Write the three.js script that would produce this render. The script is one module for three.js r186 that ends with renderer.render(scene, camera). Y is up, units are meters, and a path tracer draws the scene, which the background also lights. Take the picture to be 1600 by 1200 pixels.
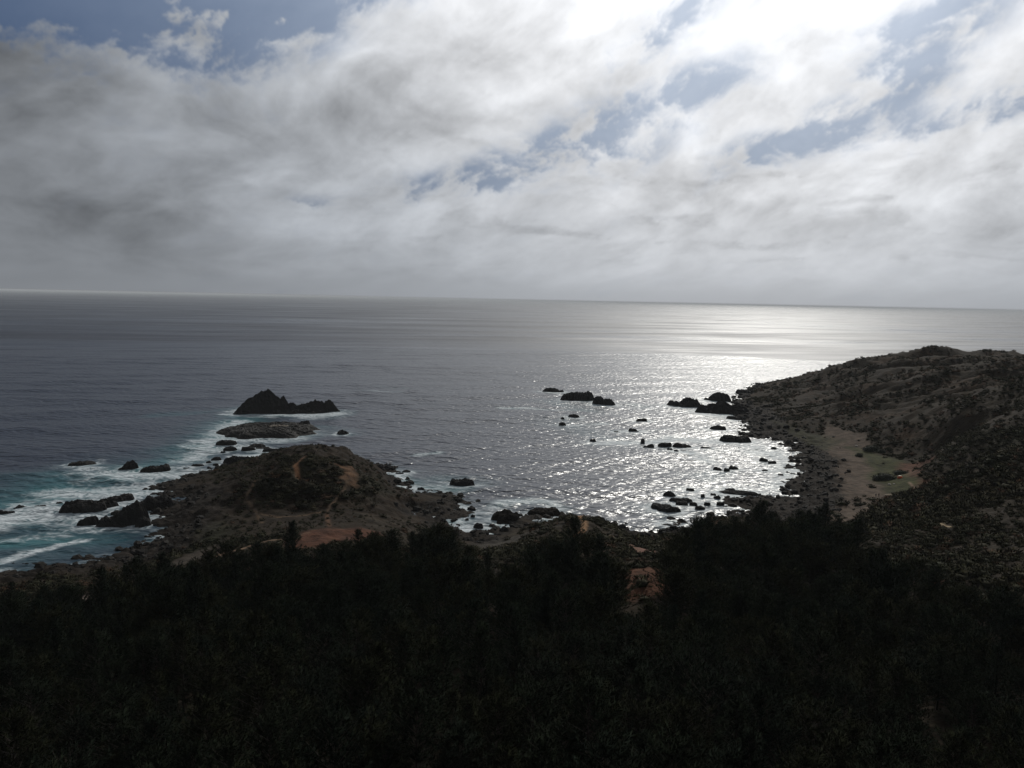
import * as THREE from 'three';
import { mergeGeometries } from 'three/addons/utils/BufferGeometryUtils.js';
import { MarchingCubes } from 'three/addons/objects/MarchingCubes.js';

// ---------------------------------------------------------------- camera, sky, sun, exposure
const scene = new THREE.Scene();
const RAD = Math.PI / 180;
const EYE = 85;                                             // metres above the sea
const camera = new THREE.PerspectiveCamera(52.5, 4 / 3, 1, 260000);
camera.position.set(0, EYE, 0);
camera.rotation.order = 'YXZ';
camera.rotation.set(-6.2 * RAD, 0, 1.18 * RAD);
const renderer = new THREE.WebGLRenderer({ antialias: true });
renderer.toneMapping = THREE.LinearToneMapping;
const EXPOSURE = 0.6;
renderer.toneMappingExposure = EXPOSURE;
renderer.shadowMap.enabled = true;

const SUN_AZ = 18, SUN_EL = 35;                           // degrees right of the view, above the horizon
const dirOf = (az, el) => new THREE.Vector3(Math.sin(az * RAD) * Math.cos(el * RAD), Math.sin(el * RAD), -Math.cos(az * RAD) * Math.cos(el * RAD));
const sunDir = dirOf(SUN_AZ, SUN_EL);
const sun = new THREE.DirectionalLight(new THREE.Color().setRGB(1, 0.965, 0.89), 3.4);   // veiled by thin cloud, hence the wide disc
sun.name = 'sun';
sun.position.copy(sunDir).multiplyScalar(1500).add(new THREE.Vector3(100, 0, -350));
sun.target.position.set(100, 0, -350);
sun.castShadow = true;
sun.shadow.radius = 9;
sun.shadow.mapSize.set(4096, 4096);
Object.assign(sun.shadow.camera, { left: -600, right: 600, top: 600, bottom: -600, near: 10, far: 4000 });
scene.add(sun, sun.target);

// ---------------------------------------------------------------- noise and small helpers
function rng(seed) { let s = seed >>> 0; return () => { s = (s + 0x6d2b79f5) | 0; let t = Math.imul(s ^ (s >>> 15), 1 | s); t = (t + Math.imul(t ^ (t >>> 7), 61 | t)) ^ t; return ((t ^ (t >>> 14)) >>> 0) / 4294967296; }; }
const PERM = new Uint8Array(1024); { const r = rng(77), p = [...Array(256).keys()]; for (let i = 255; i > 0; i--) { const j = Math.floor(r() * (i + 1)); [p[i], p[j]] = [p[j], p[i]]; } for (let i = 0; i < 1024; i++) PERM[i] = p[i & 255]; }
const GX = new Float32Array(256), GY = new Float32Array(256); for (let i = 0; i < 256; i++) { GX[i] = Math.cos(i * 2.399963); GY[i] = Math.sin(i * 2.399963); }
function n2(x, y) {                                          // gradient noise, about -0.7 .. 0.7
  const xi = Math.floor(x), yi = Math.floor(y), xf = x - xi, yf = y - yi, X = xi & 255, Y = yi & 255;
  const u = xf * xf * xf * (xf * (xf * 6 - 15) + 10), v = yf * yf * yf * (yf * (yf * 6 - 15) + 10);
  const a = PERM[PERM[X] + Y], b = PERM[PERM[X + 1] + Y], c = PERM[PERM[X] + Y + 1], d = PERM[PERM[X + 1] + Y + 1];
  const p = GX[a] * xf + GY[a] * yf, q = GX[b] * (xf - 1) + GY[b] * yf, r = GX[c] * xf + GY[c] * (yf - 1), s = GX[d] * (xf - 1) + GY[d] * (yf - 1);
  return (p + (q - p) * u) + ((r + (s - r) * u) - (p + (q - p) * u)) * v;
}
const G3 = [[1, 1, 0], [-1, 1, 0], [1, -1, 0], [-1, -1, 0], [1, 0, 1], [-1, 0, 1], [1, 0, -1], [-1, 0, -1], [0, 1, 1], [0, -1, 1], [0, 1, -1], [0, -1, -1], [1, 1, 0], [-1, 1, 0], [0, -1, 1], [0, -1, -1]];
const HX = new Float64Array(256), HY = new Float64Array(256), HZ = new Float64Array(256); for (let i = 0; i < 256; i++) [HX[i], HY[i], HZ[i]] = G3[i & 15];
function n3(x, y, z) {                                       // gradient noise in space, -1 .. 1
  const xi = Math.floor(x), yi = Math.floor(y), zi = Math.floor(z), p = x - xi, q = y - yi, r = z - zi, X = xi & 255, Y = yi & 255, Z = zi & 255;
  const u = p * p * p * (p * (p * 6 - 15) + 10), v = q * q * q * (q * (q * 6 - 15) + 10), w = r * r * r * (r * (r * 6 - 15) + 10);
  const A = PERM[X] + Y, B = PERM[X + 1] + Y, a = PERM[A] + Z, b = PERM[B] + Z, c = PERM[A + 1] + Z, d = PERM[B + 1] + Z;
  let h = PERM[a]; const g0 = HX[h] * p + HY[h] * q + HZ[h] * r; h = PERM[b]; const g1 = HX[h] * (p - 1) + HY[h] * q + HZ[h] * r;
  h = PERM[c]; const g2 = HX[h] * p + HY[h] * (q - 1) + HZ[h] * r; h = PERM[d]; const g3 = HX[h] * (p - 1) + HY[h] * (q - 1) + HZ[h] * r;
  h = PERM[a + 1]; const g4 = HX[h] * p + HY[h] * q + HZ[h] * (r - 1); h = PERM[b + 1]; const g5 = HX[h] * (p - 1) + HY[h] * q + HZ[h] * (r - 1);
  h = PERM[c + 1]; const g6 = HX[h] * p + HY[h] * (q - 1) + HZ[h] * (r - 1); h = PERM[d + 1]; const g7 = HX[h] * (p - 1) + HY[h] * (q - 1) + HZ[h] * (r - 1);
  const e = g0 + (g1 - g0) * u, f = g2 + (g3 - g2) * u, k = g4 + (g5 - g4) * u, l = g6 + (g7 - g6) * u, m = e + (f - e) * v, n = k + (l - k) * v;
  return m + (n - m) * w;
}
const fbm2 = (x, y, o) => { let s = 0, a = 1, f = 1, t = 0; for (let i = 0; i < o; i++) { s += a * n2(x * f + i * 17.3, y * f - i * 9.1); t += a; a *= 0.5; f *= 2.03; } return s / t; };
const ridge2 = (x, y, o) => { let s = 0, a = 1, f = 1, t = 0; for (let i = 0; i < o; i++) { s += a * (1 - Math.abs(n2(x * f + i * 31.7, y * f + i * 11.9)) * 2); t += a; a *= 0.52; f *= 2.07; } return s / t; };
const clamp = (x, a = 0, b = 1) => x < a ? a : x > b ? b : x;
const smooth = (a, b, x) => { const t = clamp((x - a) / (b - a)); return t * t * (3 - 2 * t); };
const mix = (a, b, t) => a + (b - a) * t;
const taken = new Map();
const numbered = (n) => { const k = taken.get(n) ?? 0; taken.set(n, k + 1); return k ? n + '_' + String(k).padStart(3, '0') : n; };
function add(o, name, label, category, group, kind) {
  o.name = numbered(name); if (label) o.userData.label = label; if (category) o.userData.category = category; if (group) o.userData.group = group; if (kind) o.userData.kind = kind;
  o.traverse((c) => { if (c.isMesh) { c.castShadow = true; c.receiveShadow = true; } });
  scene.add(o); return o;
}
const lin = (r, g, b) => new THREE.Color().setRGB(r, g, b);
function tex(w, h, data, srgb) {
  const t = new THREE.DataTexture(data, w, h, THREE.RGBAFormat, data instanceof Float32Array ? THREE.FloatType : THREE.UnsignedByteType);
  t.magFilter = THREE.LinearFilter; t.minFilter = THREE.LinearMipmapLinearFilter; t.generateMipmaps = true; t.wrapS = t.wrapT = THREE.RepeatWrapping; if (srgb) t.colorSpace = THREE.SRGBColorSpace; t.needsUpdate = true; return t;
}
const enc = (c) => { c = clamp(c); return 255 * (c <= 0.0031308 ? c * 12.92 : 1.055 * Math.pow(c, 1 / 2.4) - 0.055); };

// ---------------------------------------------------------------- sky: broken cloud lit by a veiled sun
{
  const SW = 4096, SH = 2048, data = new Float32Array(SW * SH * 4);
  // gaps of blue between the clouds: [azimuth, elevation, half width, half height, tilt, strength]
  const gaps = [[-31, 20.0, 9, 4.2, -6, 4.0], [-23, 20.5, 5, 2.6, 10, 3.0], [-16.5, 20.0, 5, 3.4, 25, 3.0], [-34, 16.5, 3, 1.6, 30, 1.2], [-8.5, 22, 4, 2.2, 15, 1.0], [2.2, 10.8, 5.6, 1.6, 20, 1.35], [-3.5, 8.8, 4.5, 1.0, 8, 0.9], [6.2, 12.0, 3.2, 1.4, 20, 1.2], [13, 14.8, 4.2, 1.7, 18, 1.35], [11.5, 19.0, 4.5, 1.4, 38, 1.3],
    [21.5, 12.4, 5, 1.3, 22, 1.25], [25, 14.8, 3.6, 2.0, 45, 1.25], [33, 12.6, 6.5, 1.3, 6, 1.3], [29.0, 18.0, 3.6, 2.2, 50, 1.1], [17, 10.6, 4.5, 0.9, 16, 0.7], [-14, 7.0, 3, 0.5, 4, 0.5], [9.5, 10.8, 3, 1.0, 20, 0.6], [-52, 16, 10, 4, 10, 1.1], [58, 22, 9, 4, 30, 1.0], [-80, 30, 14, 6, 0, 1], [95, 30, 12, 6, 0, 1], [140, 38, 16, 7, 0, 1], [-140, 33, 16, 6, 0, 1], [180, 20, 12, 4, 0, 0.8], [-20, 48, 12, 5, 10, 0.9], [50, 45, 10, 5, 20, 0.8]];
  // thicker, greyer cloud: the same, each dims by its strength
  const thick = [[-28, 11, 9, 3.6, 5, 0.26], [-17, 13, 5, 3.0, 30, 0.12], [-11, 11.5, 5, 2.4, 30, 0.26], [-9, 7.5, 5, 1.2, 8, 0.15], [-4, 14, 4, 2, 20, 0.12], [11, 7.6, 4.5, 1.1, 18, 0.16], [2, 8.0, 3, 1.2, 15, 0.12], [22, 5.2, 5, 0.8, 10, 0.10], [-70, 15, 16, 7, 0, 0.3], [70, 14, 14, 6, 0, 0.25], [120, 20, 20, 8, 0, 0.2], [-120, 18, 20, 8, 0, 0.2], [175, 30, 20, 8, 0, 0.2], [-11, 6, 10, 1.5, 4, -0.10], [-16, 8.5, 4, 0.9, 6, -0.10]];
  const lobe = (L, az, el) => { let s = 0; for (let i = 0; i < L.length; i++) { const g = L[i]; let da = az - g[0]; if (da > 180) da -= 360; else if (da < -180) da += 360; const dx = da * Math.cos(el * RAD), dy = el - g[1]; if (Math.abs(dx) > g[2] * 3 + 4 || Math.abs(dy) > g[2] * 3 + 4) continue; const c = g[6], n = g[7], a = (dx * c + dy * n) / g[2], b = (-dx * n + dy * c) / g[3]; const q = a * a + b * b; if (q < 7) s += g[5] * Math.exp(-q); } return s; };
  for (const L of [gaps, thick]) for (const g of L) { g[6] = Math.cos(g[4] * RAD); g[7] = Math.sin(g[4] * RAD); }
  const wisp = (x, y, z, o, gain) => { let s = 0, a = 1, t = 0, f = 1; for (let i = 0; i < o; i++) { s += a * n3(x * f + i * 7.7, y * f, z * f - i * 3.1); t += a; a *= gain; f *= 2.04; } return s / t; };
  const billow = (x, y, z, o) => { let s = 0, a = 1, t = 0, f = 1; for (let i = 0; i < o; i++) { s += a * (Math.abs(n3(x * f + i * 5.3, y * f, z + i * 2.7)) * 2.6 - 0.7); t += a; a *= 0.52; f *= 2.1; } return s / t; };
  for (let j = SH / 2 - 8; j < SH; j++) {
    const el = ((j + 0.5) / SH - 0.5) * 180, ce = Math.cos(el * RAD), se = Math.sin(el * RAD);
    const high = el > 40 ? 4 : el > 24 ? 2 : 1;
    for (let i = 0, step = 1; i < SW; i += step) {
      const off = Math.abs(i - SW / 4); step = off > 560 ? 4 : high;
      const th = ((i + 0.5) / SW - 0.5) * 2 * Math.PI, dx = Math.cos(th) * ce, dz = Math.sin(th) * ce, az = Math.atan2(dx, -dz) / RAD;
      const cs = dx * sunDir.x + se * sunDir.y + dz * sunDir.z, ang = Math.acos(clamp(cs, -1, 1)) / RAD;
      // cloud streets: noise stretched along a direction that climbs to the right, flatter towards the horizon
      const E = Math.max(el, 0), A = az * mix(1, ce, smooth(25, 60, el)), Y = E + 8 * (1 - Math.exp(-E / 5)), pz = 3.1 + Math.cos(az * RAD * 0.5) * 2;
      const u = A * 0.80 + Y * 0.60, v = -A * 0.60 + Y * 0.80;
      const wx = wisp(A * 0.055 + 5, Y * 0.10, pz, 3, 0.5), wy = wisp(A * 0.055, Y * 0.10 + 9, pz + 4, 3, 0.5);
      const big = wisp(u * 0.060 + wx * 0.5, v * 0.135 + wy * 0.5, pz, 4, 0.5);
      const fine = wisp(u * 0.21 + wx * 0.6 + big * 0.3, v * 0.36 + wy * 0.6 - big * 0.3, pz + 8, 8, 0.66);
      const curl = wisp(A * 0.34 + wx + fine * 0.8, Y * 0.44 + wy + fine * 0.8, pz + 60, 6, 0.66);
      const fluff = wisp(A * 0.10 + wx * 0.6, Y * 0.17 + wy * 0.6, pz + 20, 8, 0.57), puff = billow(u * 0.11 + wx * 0.5, v * 0.18 + wy * 0.5, pz + 31, 6);
      const tuft = wisp(A * 0.20 + wx * 2 + fine, Y * 0.62 + wy * 2, pz + 40, 6, 0.58);
      const warpA = az + fine * 3.5 + wx * 2.0 + fluff * 2.0 + curl * 2.2, warpE = el + fine * 1.6 + fluff * 1.6 + wy * 0.6 + curl * 1.3;
      let gap = lobe(gaps, warpA, warpE) * smooth(2, 7, el);
      gap = smooth(-0.02, 1.40, gap * (0.80 + fine * 1.5 + fluff * 0.9 + curl * 1.5) + fine * 0.34 + fluff * 0.20 + curl * 0.34 + puff * 0.22);
      const glow = Math.exp(-((ang / 35) ** 2.4)), aure = Math.exp(-((ang / 7.5) ** 2));
      let lum = 0.165 + 0.94 * glow + 2.2 * aure;
      const dim = lobe(thick, az + fine * 2 + fluff * 4, el + fluff * 2.2 + fine * 0.6);
      const low = smooth(0, 8, el);
      lum *= 1 - dim * 0.95;
      const leftw = 1 - smooth(-14, 4, az);
      lum *= 1 + (fine * mix(0.55, 0.22, leftw) + big * mix(0.25, 0.05, leftw) + fluff * mix(0.55, 1.0, leftw) + curl * 0.20 - puff * 0.34) * mix(0.30, 1, low) * (1 - 0.45 * glow);
      lum *= 1 - Math.max(0, tuft - 0.12) * 0.62 * smooth(1.2, 4, el) * (1 - smooth(9, 13, el)) * smooth(-25, 0, az);
      lum *= mix(mix(1.0, 0.97, glow), 1, smooth(-0.5, 5.5, el));
      lum = mix(lum, 0.215 + 0.56 * glow, 0.8 * (1 - smooth(0, 2.2, el)));   // the haze layer over the sea
      lum = Math.max(lum, 0.03);
      const cool = smooth(0.05, 0.7, glow);
      let r = lum * mix(0.945, 0.985, cool), g = lum * mix(1.01, 1.0, cool), b = lum * mix(1.10, 1.03, cool);
      const hz = glow * 0.52 + 0.02, up = mix(0.7, 1, smooth(4, 22, el));
      r = mix(r, 0.026 * up + hz * 0.62, gap * (0.95 - 0.30 * glow)); g = mix(g, 0.062 * up + hz * 0.75, gap * (0.95 - 0.30 * glow)); b = mix(b, 0.150 * up + hz * 0.90, gap * (0.95 - 0.30 * glow));
      for (let s = 0; s < step; s++) { const o = (j * SW + i + s) * 4; data[o] = r / EXPOSURE; data[o + 1] = g / EXPOSURE; data[o + 2] = b / EXPOSURE; data[o + 3] = 1; }
    }
  }
  for (let j = 0; j < SH / 2; j++) for (let i = 0; i < SW; i++) { const o = (j * SW + i) * 4; data[o] = 0.22 / EXPOSURE; data[o + 1] = 0.227 / EXPOSURE; data[o + 2] = 0.235 / EXPOSURE; data[o + 3] = 1; }   // below the horizon, behind the sea: plain haze
  const sky = new THREE.DataTexture(data, SW, SH, THREE.RGBAFormat, THREE.FloatType);
  sky.mapping = THREE.EquirectangularReflectionMapping; sky.magFilter = THREE.LinearFilter; sky.minFilter = THREE.LinearFilter; sky.needsUpdate = true;
  scene.background = sky; scene.environment = sky;
}
scene.fog = new THREE.FogExp2(lin(0.93, 0.97, 1.0), 4.2e-5);

// ---------------------------------------------------------------- the coast, in metres: x right, z towards the viewer
const SHORE = [[-420,-120],[-300,-200],[-220,-222],[-153.7,-227.8],[-143.8,-230.6],[-133.7,-233.5],[-127.7,-239.2],[-122.8,-245.8],[-120.5,-258.0],[-124.1,-272.6],[-133.9,-295.6],[-138.5,-311.7],[-146.5,-316.2],[-152.4,-333.4],[-148.8,-343.3],[-147.8,-354.9],[-144.3,-368.8],[-141.8,-380.7],[-135.8,-389.0],[-126.1,-399.6],[-118.4,-405.4],[-100,-410],[-85,-402],[-73.7,-382.8],[-63.3,-383.8],[-56.9,-371.4],[-56.9,-363.1],[-49.4,-347.1],[-45.3,-334.4],[-37.5,-335.1],[-28.2,-331.3],[-22.9,-323.1],[-20.7,-308.0],[-24.1,-295.7],[-30.0,-298.0],[-34.7,-303.2],[-36.5,-297.5],[-29.8,-290.9],[-26.1,-287.7],[-21.3,-274.3],[-17.3,-272.3],[-12.3,-274.1],[-10.4,-267.5],[-7.9,-274.4],[-2.4,-278.7],[2.6,-287.2],[1.1,-294.9],[8.6,-299.0],[14.4,-292.4],[19.4,-301.6],[18.9,-291.0],[22.6,-294.9],[26.7,-293.4],[32.2,-292.0],[35.3,-287.0],[39.3,-287.3],[44.0,-279.4],[44.9,-273.1],[47.2,-265.0],[49.6,-266.4],[52.7,-265.2],[53.8,-277.1],[57.8,-277.4],[62.7,-278.5],[65.3,-285.1],[65.1,-293.4],[63.9,-295.9],[65.6,-284.0],[71.3,-287.9],[75.7,-289.9],[80.6,-293.9],[84.7,-301.0],[89.6,-300.5],[94.7,-307.3],[99.6,-312.4],[102.5,-318.5],[100.8,-323.4],[103.1,-333.2],[110.6,-339.4],[114.2,-324.5],[118.5,-322.8],[124.3,-336.0],[137.2,-369.8],[159.8,-416.6],[170.6,-460.0],[171.5,-497.2],[155.3,-502.4],[157.6,-520.1],[170.6,-548.9],[174.2,-576.4],[169.6,-582.1],[183.3,-607.5],[190.6,-637.7],[195.3,-674.8],[228.1,-751.2],[249.7,-799.5],[262,-828],[310,-838],[370,-845],[450,-840],[620,-830],[900,-850],[1100,-600],[1100,260],[-420,260]];
const CONTROL = [[-87.1,-338.9,16.5],[-95.1,-348.6,15],[-80.3,-340.3,15.5],[-83.8,-306.1,16],[-72.9,-338.8,12.5],[-74.8,-300.8,14],[-85.0,-292.3,12],[-65.5,-293.0,11],[-73.1,-275.1,7],[-92.4,-277.2,6],[-54.9,-276.4,7],[-111.7,-335.9,8],[-119.2,-318.1,5],[-121.5,-291.2,4],[-100.7,-256.2,5],[-108.1,-248.1,3],[-111.1,-232.1,2],[-119.4,-221.7,2.5],[-51.0,-309.0,6],[-40.2,-306.2,3],[-26.8,-300.5,3.5],[-48.6,-280.5,6],[-36.2,-275.8,4],[-53.1,-246.4,9],[-70.5,-235.1,9],[-89.6,-227.6,6],[-101.0,-218.6,5],[-5.0,-241.9,4],[1.1,-255.3,3],[-12.0,-259.1,1.5],[10.1,-267.2,4],[25.2,-273.8,8],[24.4,-252.4,11],[19.7,-222.2,15],[32.9,-270.5,7],[38.9,-249.0,8],[43.0,-236.1,8],[31.7,-172.4,22],[26.7,-202.4,17],[44.2,-204.2,15],[75.8,-275.9,8],[60.7,-244.4,12],[87.4,-256.2,9],[88.0,-278.9,5],[94.9,-252.8,8],[116.6,-292.1,2.5],[118.5,-278.7,4],[130.2,-334.6,0.5],[159.4,-386.9,0.7],[183.8,-457.8,0.7],[199.4,-557.0,0.7],[205.7,-603.8,1],[152.0,-339.8,2.5],[186.7,-412.5,2.5],[196.5,-470.5,2.5],[195.4,-509.6,3],[201.1,-406.7,4],[194.4,-373.4,4.5],[162.2,-325.6,3.5],[211.8,-382.7,6],[135.3,-307.1,2.5],[220.3,-404.9,6.5],[229.3,-714.5,5],[207.4,-655.0,4.5],[194.1,-591.7,5],[194.0,-555.4,5.5],[195.6,-522.4,7],[315.5,-724.3,33.3],[249.5,-501.3,19.0],[275.2,-555.6,30.3],[318.6,-645.7,37.5],[362.9,-713.0,41.6],[388.0,-722.4,47.4],[398.6,-693.6,43.2],[410.4,-675.1,42.0],[433.8,-660.2,44.7],[293.8,-727.9,22.3],[276.7,-745.3,12.9],[260.3,-769.1,8.1],[237.5,-540.1,13.2],[276.6,-632.1,22.1],[232.3,-596.3,10.1],[244.8,-687.7,3.9],[241.0,-415.1,31.1],[248.7,-375.0,36.9],[308.5,-467.4,40.6],[295.1,-510.9,35.6],[216.8,-371.3,21.2],[219.2,-328.6,29.1],[228.8,-421.9,12.1],[227.4,-364.9,31.8],[257.1,-344.7,41.4],[469.7,-635.2,45.7],[189.0,-282.6,31.0],[173.9,-280.5,27.5],[166.2,-290.9,20.6],[146.6,-270.9,13.5],[131.7,-258.4,9.7],[118.7,-258.0,4.6],[140.0,-236.7,22.2],[151.1,-223.7,26.0],[113.7,-222.6,15.9],[118.6,-214.4,18.6],[110.3,-184.6,23.2],[115.5,-169.4,28.6],[101.2,-215.4,14.6],[198.4,-263.7,33.9],[118.6,-154.8,33.7],[191.6,-318.9,8],[246.7,-327.4,14],[-38.6,-46.0,35],[-70.7,-84.3,26],[-20.5,-56.4,35],[-37.6,-103.4,26],[0.0,-60.0,35],[0.0,-110.0,26],[20.5,-56.4,35],[37.6,-103.4,26],[38.6,-46.0,35],[70.7,-84.3,27],[0.0,-1.0,47],[-96.4,-114.9,16],[-69.7,-149.5,16],[-29.5,-167.4,16],[14.4,-164.4,19],[56.4,-155.0,17],[-120.5,-165.8,8],[-80.5,-199.3,9],[100.0,-0.0,52],[-100.0,-0.0,38],[0.0,150.0,75],[259.8,-150.0,48],[424.3,-424.3,42],[-173.2,-100.0,22],[-95,-385,8],[-80,-372,11],[330,-790,17],[400,-780,30],[470,-770,32],[560,-760,34],[385,-728,48.5],[350,-742,36]];   // [x, z, height]
const ROCKS = {"left":[[-182.3,-364.8,9.2,5.1,3.7],[-168.1,-363.0,13.0,7.1,2.9],[-210.9,-375.7,12.5,6.8,1.2],[-199.7,-364.2,8.0,4.3,0.8],[-189.2,-293.6,5.3,2.9,1.9],[-183.4,-296.7,4.7,2.6,1.0],[-189.9,-286.5,5.5,3.0,1.8],[-154.7,-278.5,6.7,3.7,2.0],[-133.6,-496.3,7.7,4.2,3.4],[-104.0,-475.9,7.3,4.0,1.9],[-127.5,-383.1,3.7,2.0,3.8],[-159.0,-431.2,12.2,6.7,2.6],[-153.0,-417.5,6.7,3.7,1.7],[-150.2,-390.5,5.2,2.9,1.7],[-154.2,-411.0,2.6,1.4,0.9],[-143.3,-418.7,7.4,4.1,1.7],[-137.5,-424.8,7.4,4.1,0.9],[-153.4,-375.3,6.1,3.4,1.5],[-151.2,-383.6,2.8,1.5,1.2],[-145.6,-378.1,2.7,1.5,1.2],[-156.2,-368.6,3.4,1.8,1.1],[-149.9,-291.3,5.5,3.0,1.1],[-134.2,-278.8,5.3,2.9,2.1],[-171.7,-295.4,3.5,1.9,0.8],[-179.4,-303.2,3.0,1.6,0.9]],"leftbig":[[-163.1,-295.4,18.9,10.4,5.3],[-158.8,-310.1,12.0,6.6,2.7],[-142.4,-280.9,15.9,8.7,8.4],[-138.5,-299.3,11.9,6.6,6.2],[-137.2,-384.6,12.9,7.1,5.5],[-123.4,-409.5,10.7,5.9,4.9],[-131.3,-416.4,7.3,4.0,2.4],[-142.3,-428.5,9.0,5.0,2.0]],"bay":[[45.5,-564.3,8.4,4.6,1.8],[37.0,-555.6,2.8,1.5,1.2],[35.3,-532.8,4.9,2.7,1.0],[49.9,-468.5,3.9,2.2,1.3],[94.2,-555.5,7.5,4.1,1.4],[80.3,-502.8,8.0,4.4,2.4],[68.2,-501.6,4.2,2.3,0.8],[80.1,-467.2,2.4,1.3,2.2],[81.5,-453.8,5.8,3.2,1.5],[91.7,-455.6,8.1,4.5,2.1],[101.3,-453.3,10.8,5.9,2.3],[91.8,-442.6,3.4,1.9,1.3],[94.7,-439.1,3.4,1.9,1.3],[99.2,-439.6,3.4,1.9,0.9],[114.6,-449.7,6.6,3.6,1.1],[139.1,-420.8,4.8,2.6,1.1],[140.2,-520.6,10.3,5.6,2.5],[139.6,-479.9,17.7,9.8,2.5],[106.8,-393.8,5.1,2.8,1.0],[110.7,-390.8,3.4,1.9,1.1],[116.2,-397.7,4.9,2.7,1.0],[168.0,-573.1,14.8,8.1,2.1],[141.3,-414.3,4.4,2.4,0.8],[130.6,-392.6,3.5,1.9,0.8],[134.8,-381.3,3.1,1.7,1.1],[155.9,-455.2,3.2,1.8,1.0],[126.2,-349.6,3.1,1.7,1.3]],"baynear":[[70.9,-338.6,5.2,2.9,1.3],[82.3,-348.6,4.2,2.3,0.8],[74.4,-330.5,10.0,3.6,0.8],[73.5,-324.8,5.3,2.9,0.9],[78.4,-324.7,3.7,2.0,0.5],[63.2,-316.9,9.3,5.1,1.5],[65.1,-313.2,9.2,5.0,1.5],[79.1,-315.9,4.4,2.4,1.2],[90.9,-340.7,2.7,1.5,0.7],[91.2,-335.3,3.2,1.8,0.9],[85.2,-336.6,1.8,1.0,1.0],[101.3,-351.5,5.2,2.5,0.5],[103.0,-344.0,16.5,6.4,1.3],[98.6,-332.1,5.8,3.0,0.6],[84.6,-326.0,2.8,1.4,0.3],[60.2,-290.8,5.6,2.3,0.6],[61.7,-284.8,6.0,3.3,0.8],[90.1,-325.5,3.1,1.7,0.6]],"point":[[-50.5,-371.8,4.4,2.4,1.2],[-53.6,-367.5,5.0,2.7,0.8],[-39.6,-339.2,3.2,1.7,0.9],[-61.6,-375.0,9.5,5.2,2.7],[-11.5,-283.8,3.2,1.7,1.4],[-16.5,-291.6,2.2,1.2,0.8],[-14.3,-297.8,1.8,1.0,0.6],[-23.7,-312.6,3.2,1.8,1.0]],"special":[[38.8,-718.5,18.9,10.4,3.8],[56.9,-664.0,25.1,13.8,6.9],[76.5,-640.4,16.5,9.1,6.1],[142.1,-640.4,23.7,13.0,6.9],[164.6,-604.1,37.3,20.5,8.2],[181.9,-682.1,20.3,11.2,6.0],[221.5,-742.4,10.8,6.0,4.6],[-22.0,-349.5,9.1,5.0,3.9],[13.9,-305.0,10.3,5.7,2.6],[-1.4,-293.8,9.5,5.2,5.1]]};   // [x, z, width, depth, height]
const FOREST = [[-129.3,-159.0],[-116.1,-172.0],[-108.6,-174.1],[-100.3,-172.9],[-83.6,-146.5],[-83.0,-151.3],[-93.4,-173.3],[-89.7,-177.7],[-81.8,-180.4],[-73.0,-185.5],[-64.1,-191.8],[-57.6,-197.4],[-46.1,-198.2],[-34.0,-196.4],[-29.3,-198.5],[-25.0,-204.0],[-20.3,-208.5],[-15.6,-204.7],[-10.1,-185.1],[-7.1,-169.9],[0.8,-169.6],[5.3,-176.8],[10.2,-186.1],[16.7,-188.7],[21.4,-174.8],[23.2,-156.1],[23.4,-144.2],[22.5,-132.6],[27.0,-132.8],[31.5,-150.7],[33.9,-164.1],[39.8,-188.4],[47.0,-202.8],[58.1,-219.5],[70.3,-229.2],[82.7,-231.5],[95.9,-235.2],[98.2,-222.7],[89.4,-195.6],[81.9,-175.5],[87.9,-174.3],[89.8,-169.4],[90.3,-150.7],[93.5,-136.3],[95.8,-117.4],[95,-30],[40,-8],[-40,-8],[-95,-30]];
const MILKY = [{"p":[[-192.5,-266.3],[-195.1,-291.0],[-193.4,-312.4],[-188.1,-336.2],[-175.3,-356.3]],"r":34,"w":1.1},{"p":[[-175.3,-356.3],[-166.4,-392.3],[-169.1,-442.6],[-186.2,-524.7]],"r":22,"w":0.95},{"p":[[-178.2,-246.1],[-170.4,-253.3],[-161.4,-259.6],[-151.3,-257.4]],"r":20,"w":1.0},{"p":[[-45.8,-348.6],[-27.5,-339.4]],"r":10,"w":0.8},{"p":[[-31.9,-356.2],[-17.0,-357.5]],"r":12,"w":0.5},{"p":[[33.0,-657.6],[65.2,-601.0]],"r":14,"w":0.45},{"p":[[-127.7,-497.4],[-113.4,-489.3]],"r":12,"w":0.5},{"p":[[89.8,-372.3],[102.0,-387.6]],"r":9,"w":0.6},{"p":[[101.7,-643.7],[107.4,-614.2]],"r":10,"w":0.4},{"p":[[36.4,-540.1],[63.2,-468.9]],"r":18,"w":0.35},{"p":[[-245.0,-537.3],[-211.6,-567.5]],"r":9,"w":0.4},{"p":[[-22.3,-347.0],[-15.2,-350.1]],"r":6,"w":0.5},{"p":[[-143.0,-262.2],[-129.2,-270.7]],"r":9,"w":0.35}];   // aerated green water: lines, reach, strength
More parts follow.
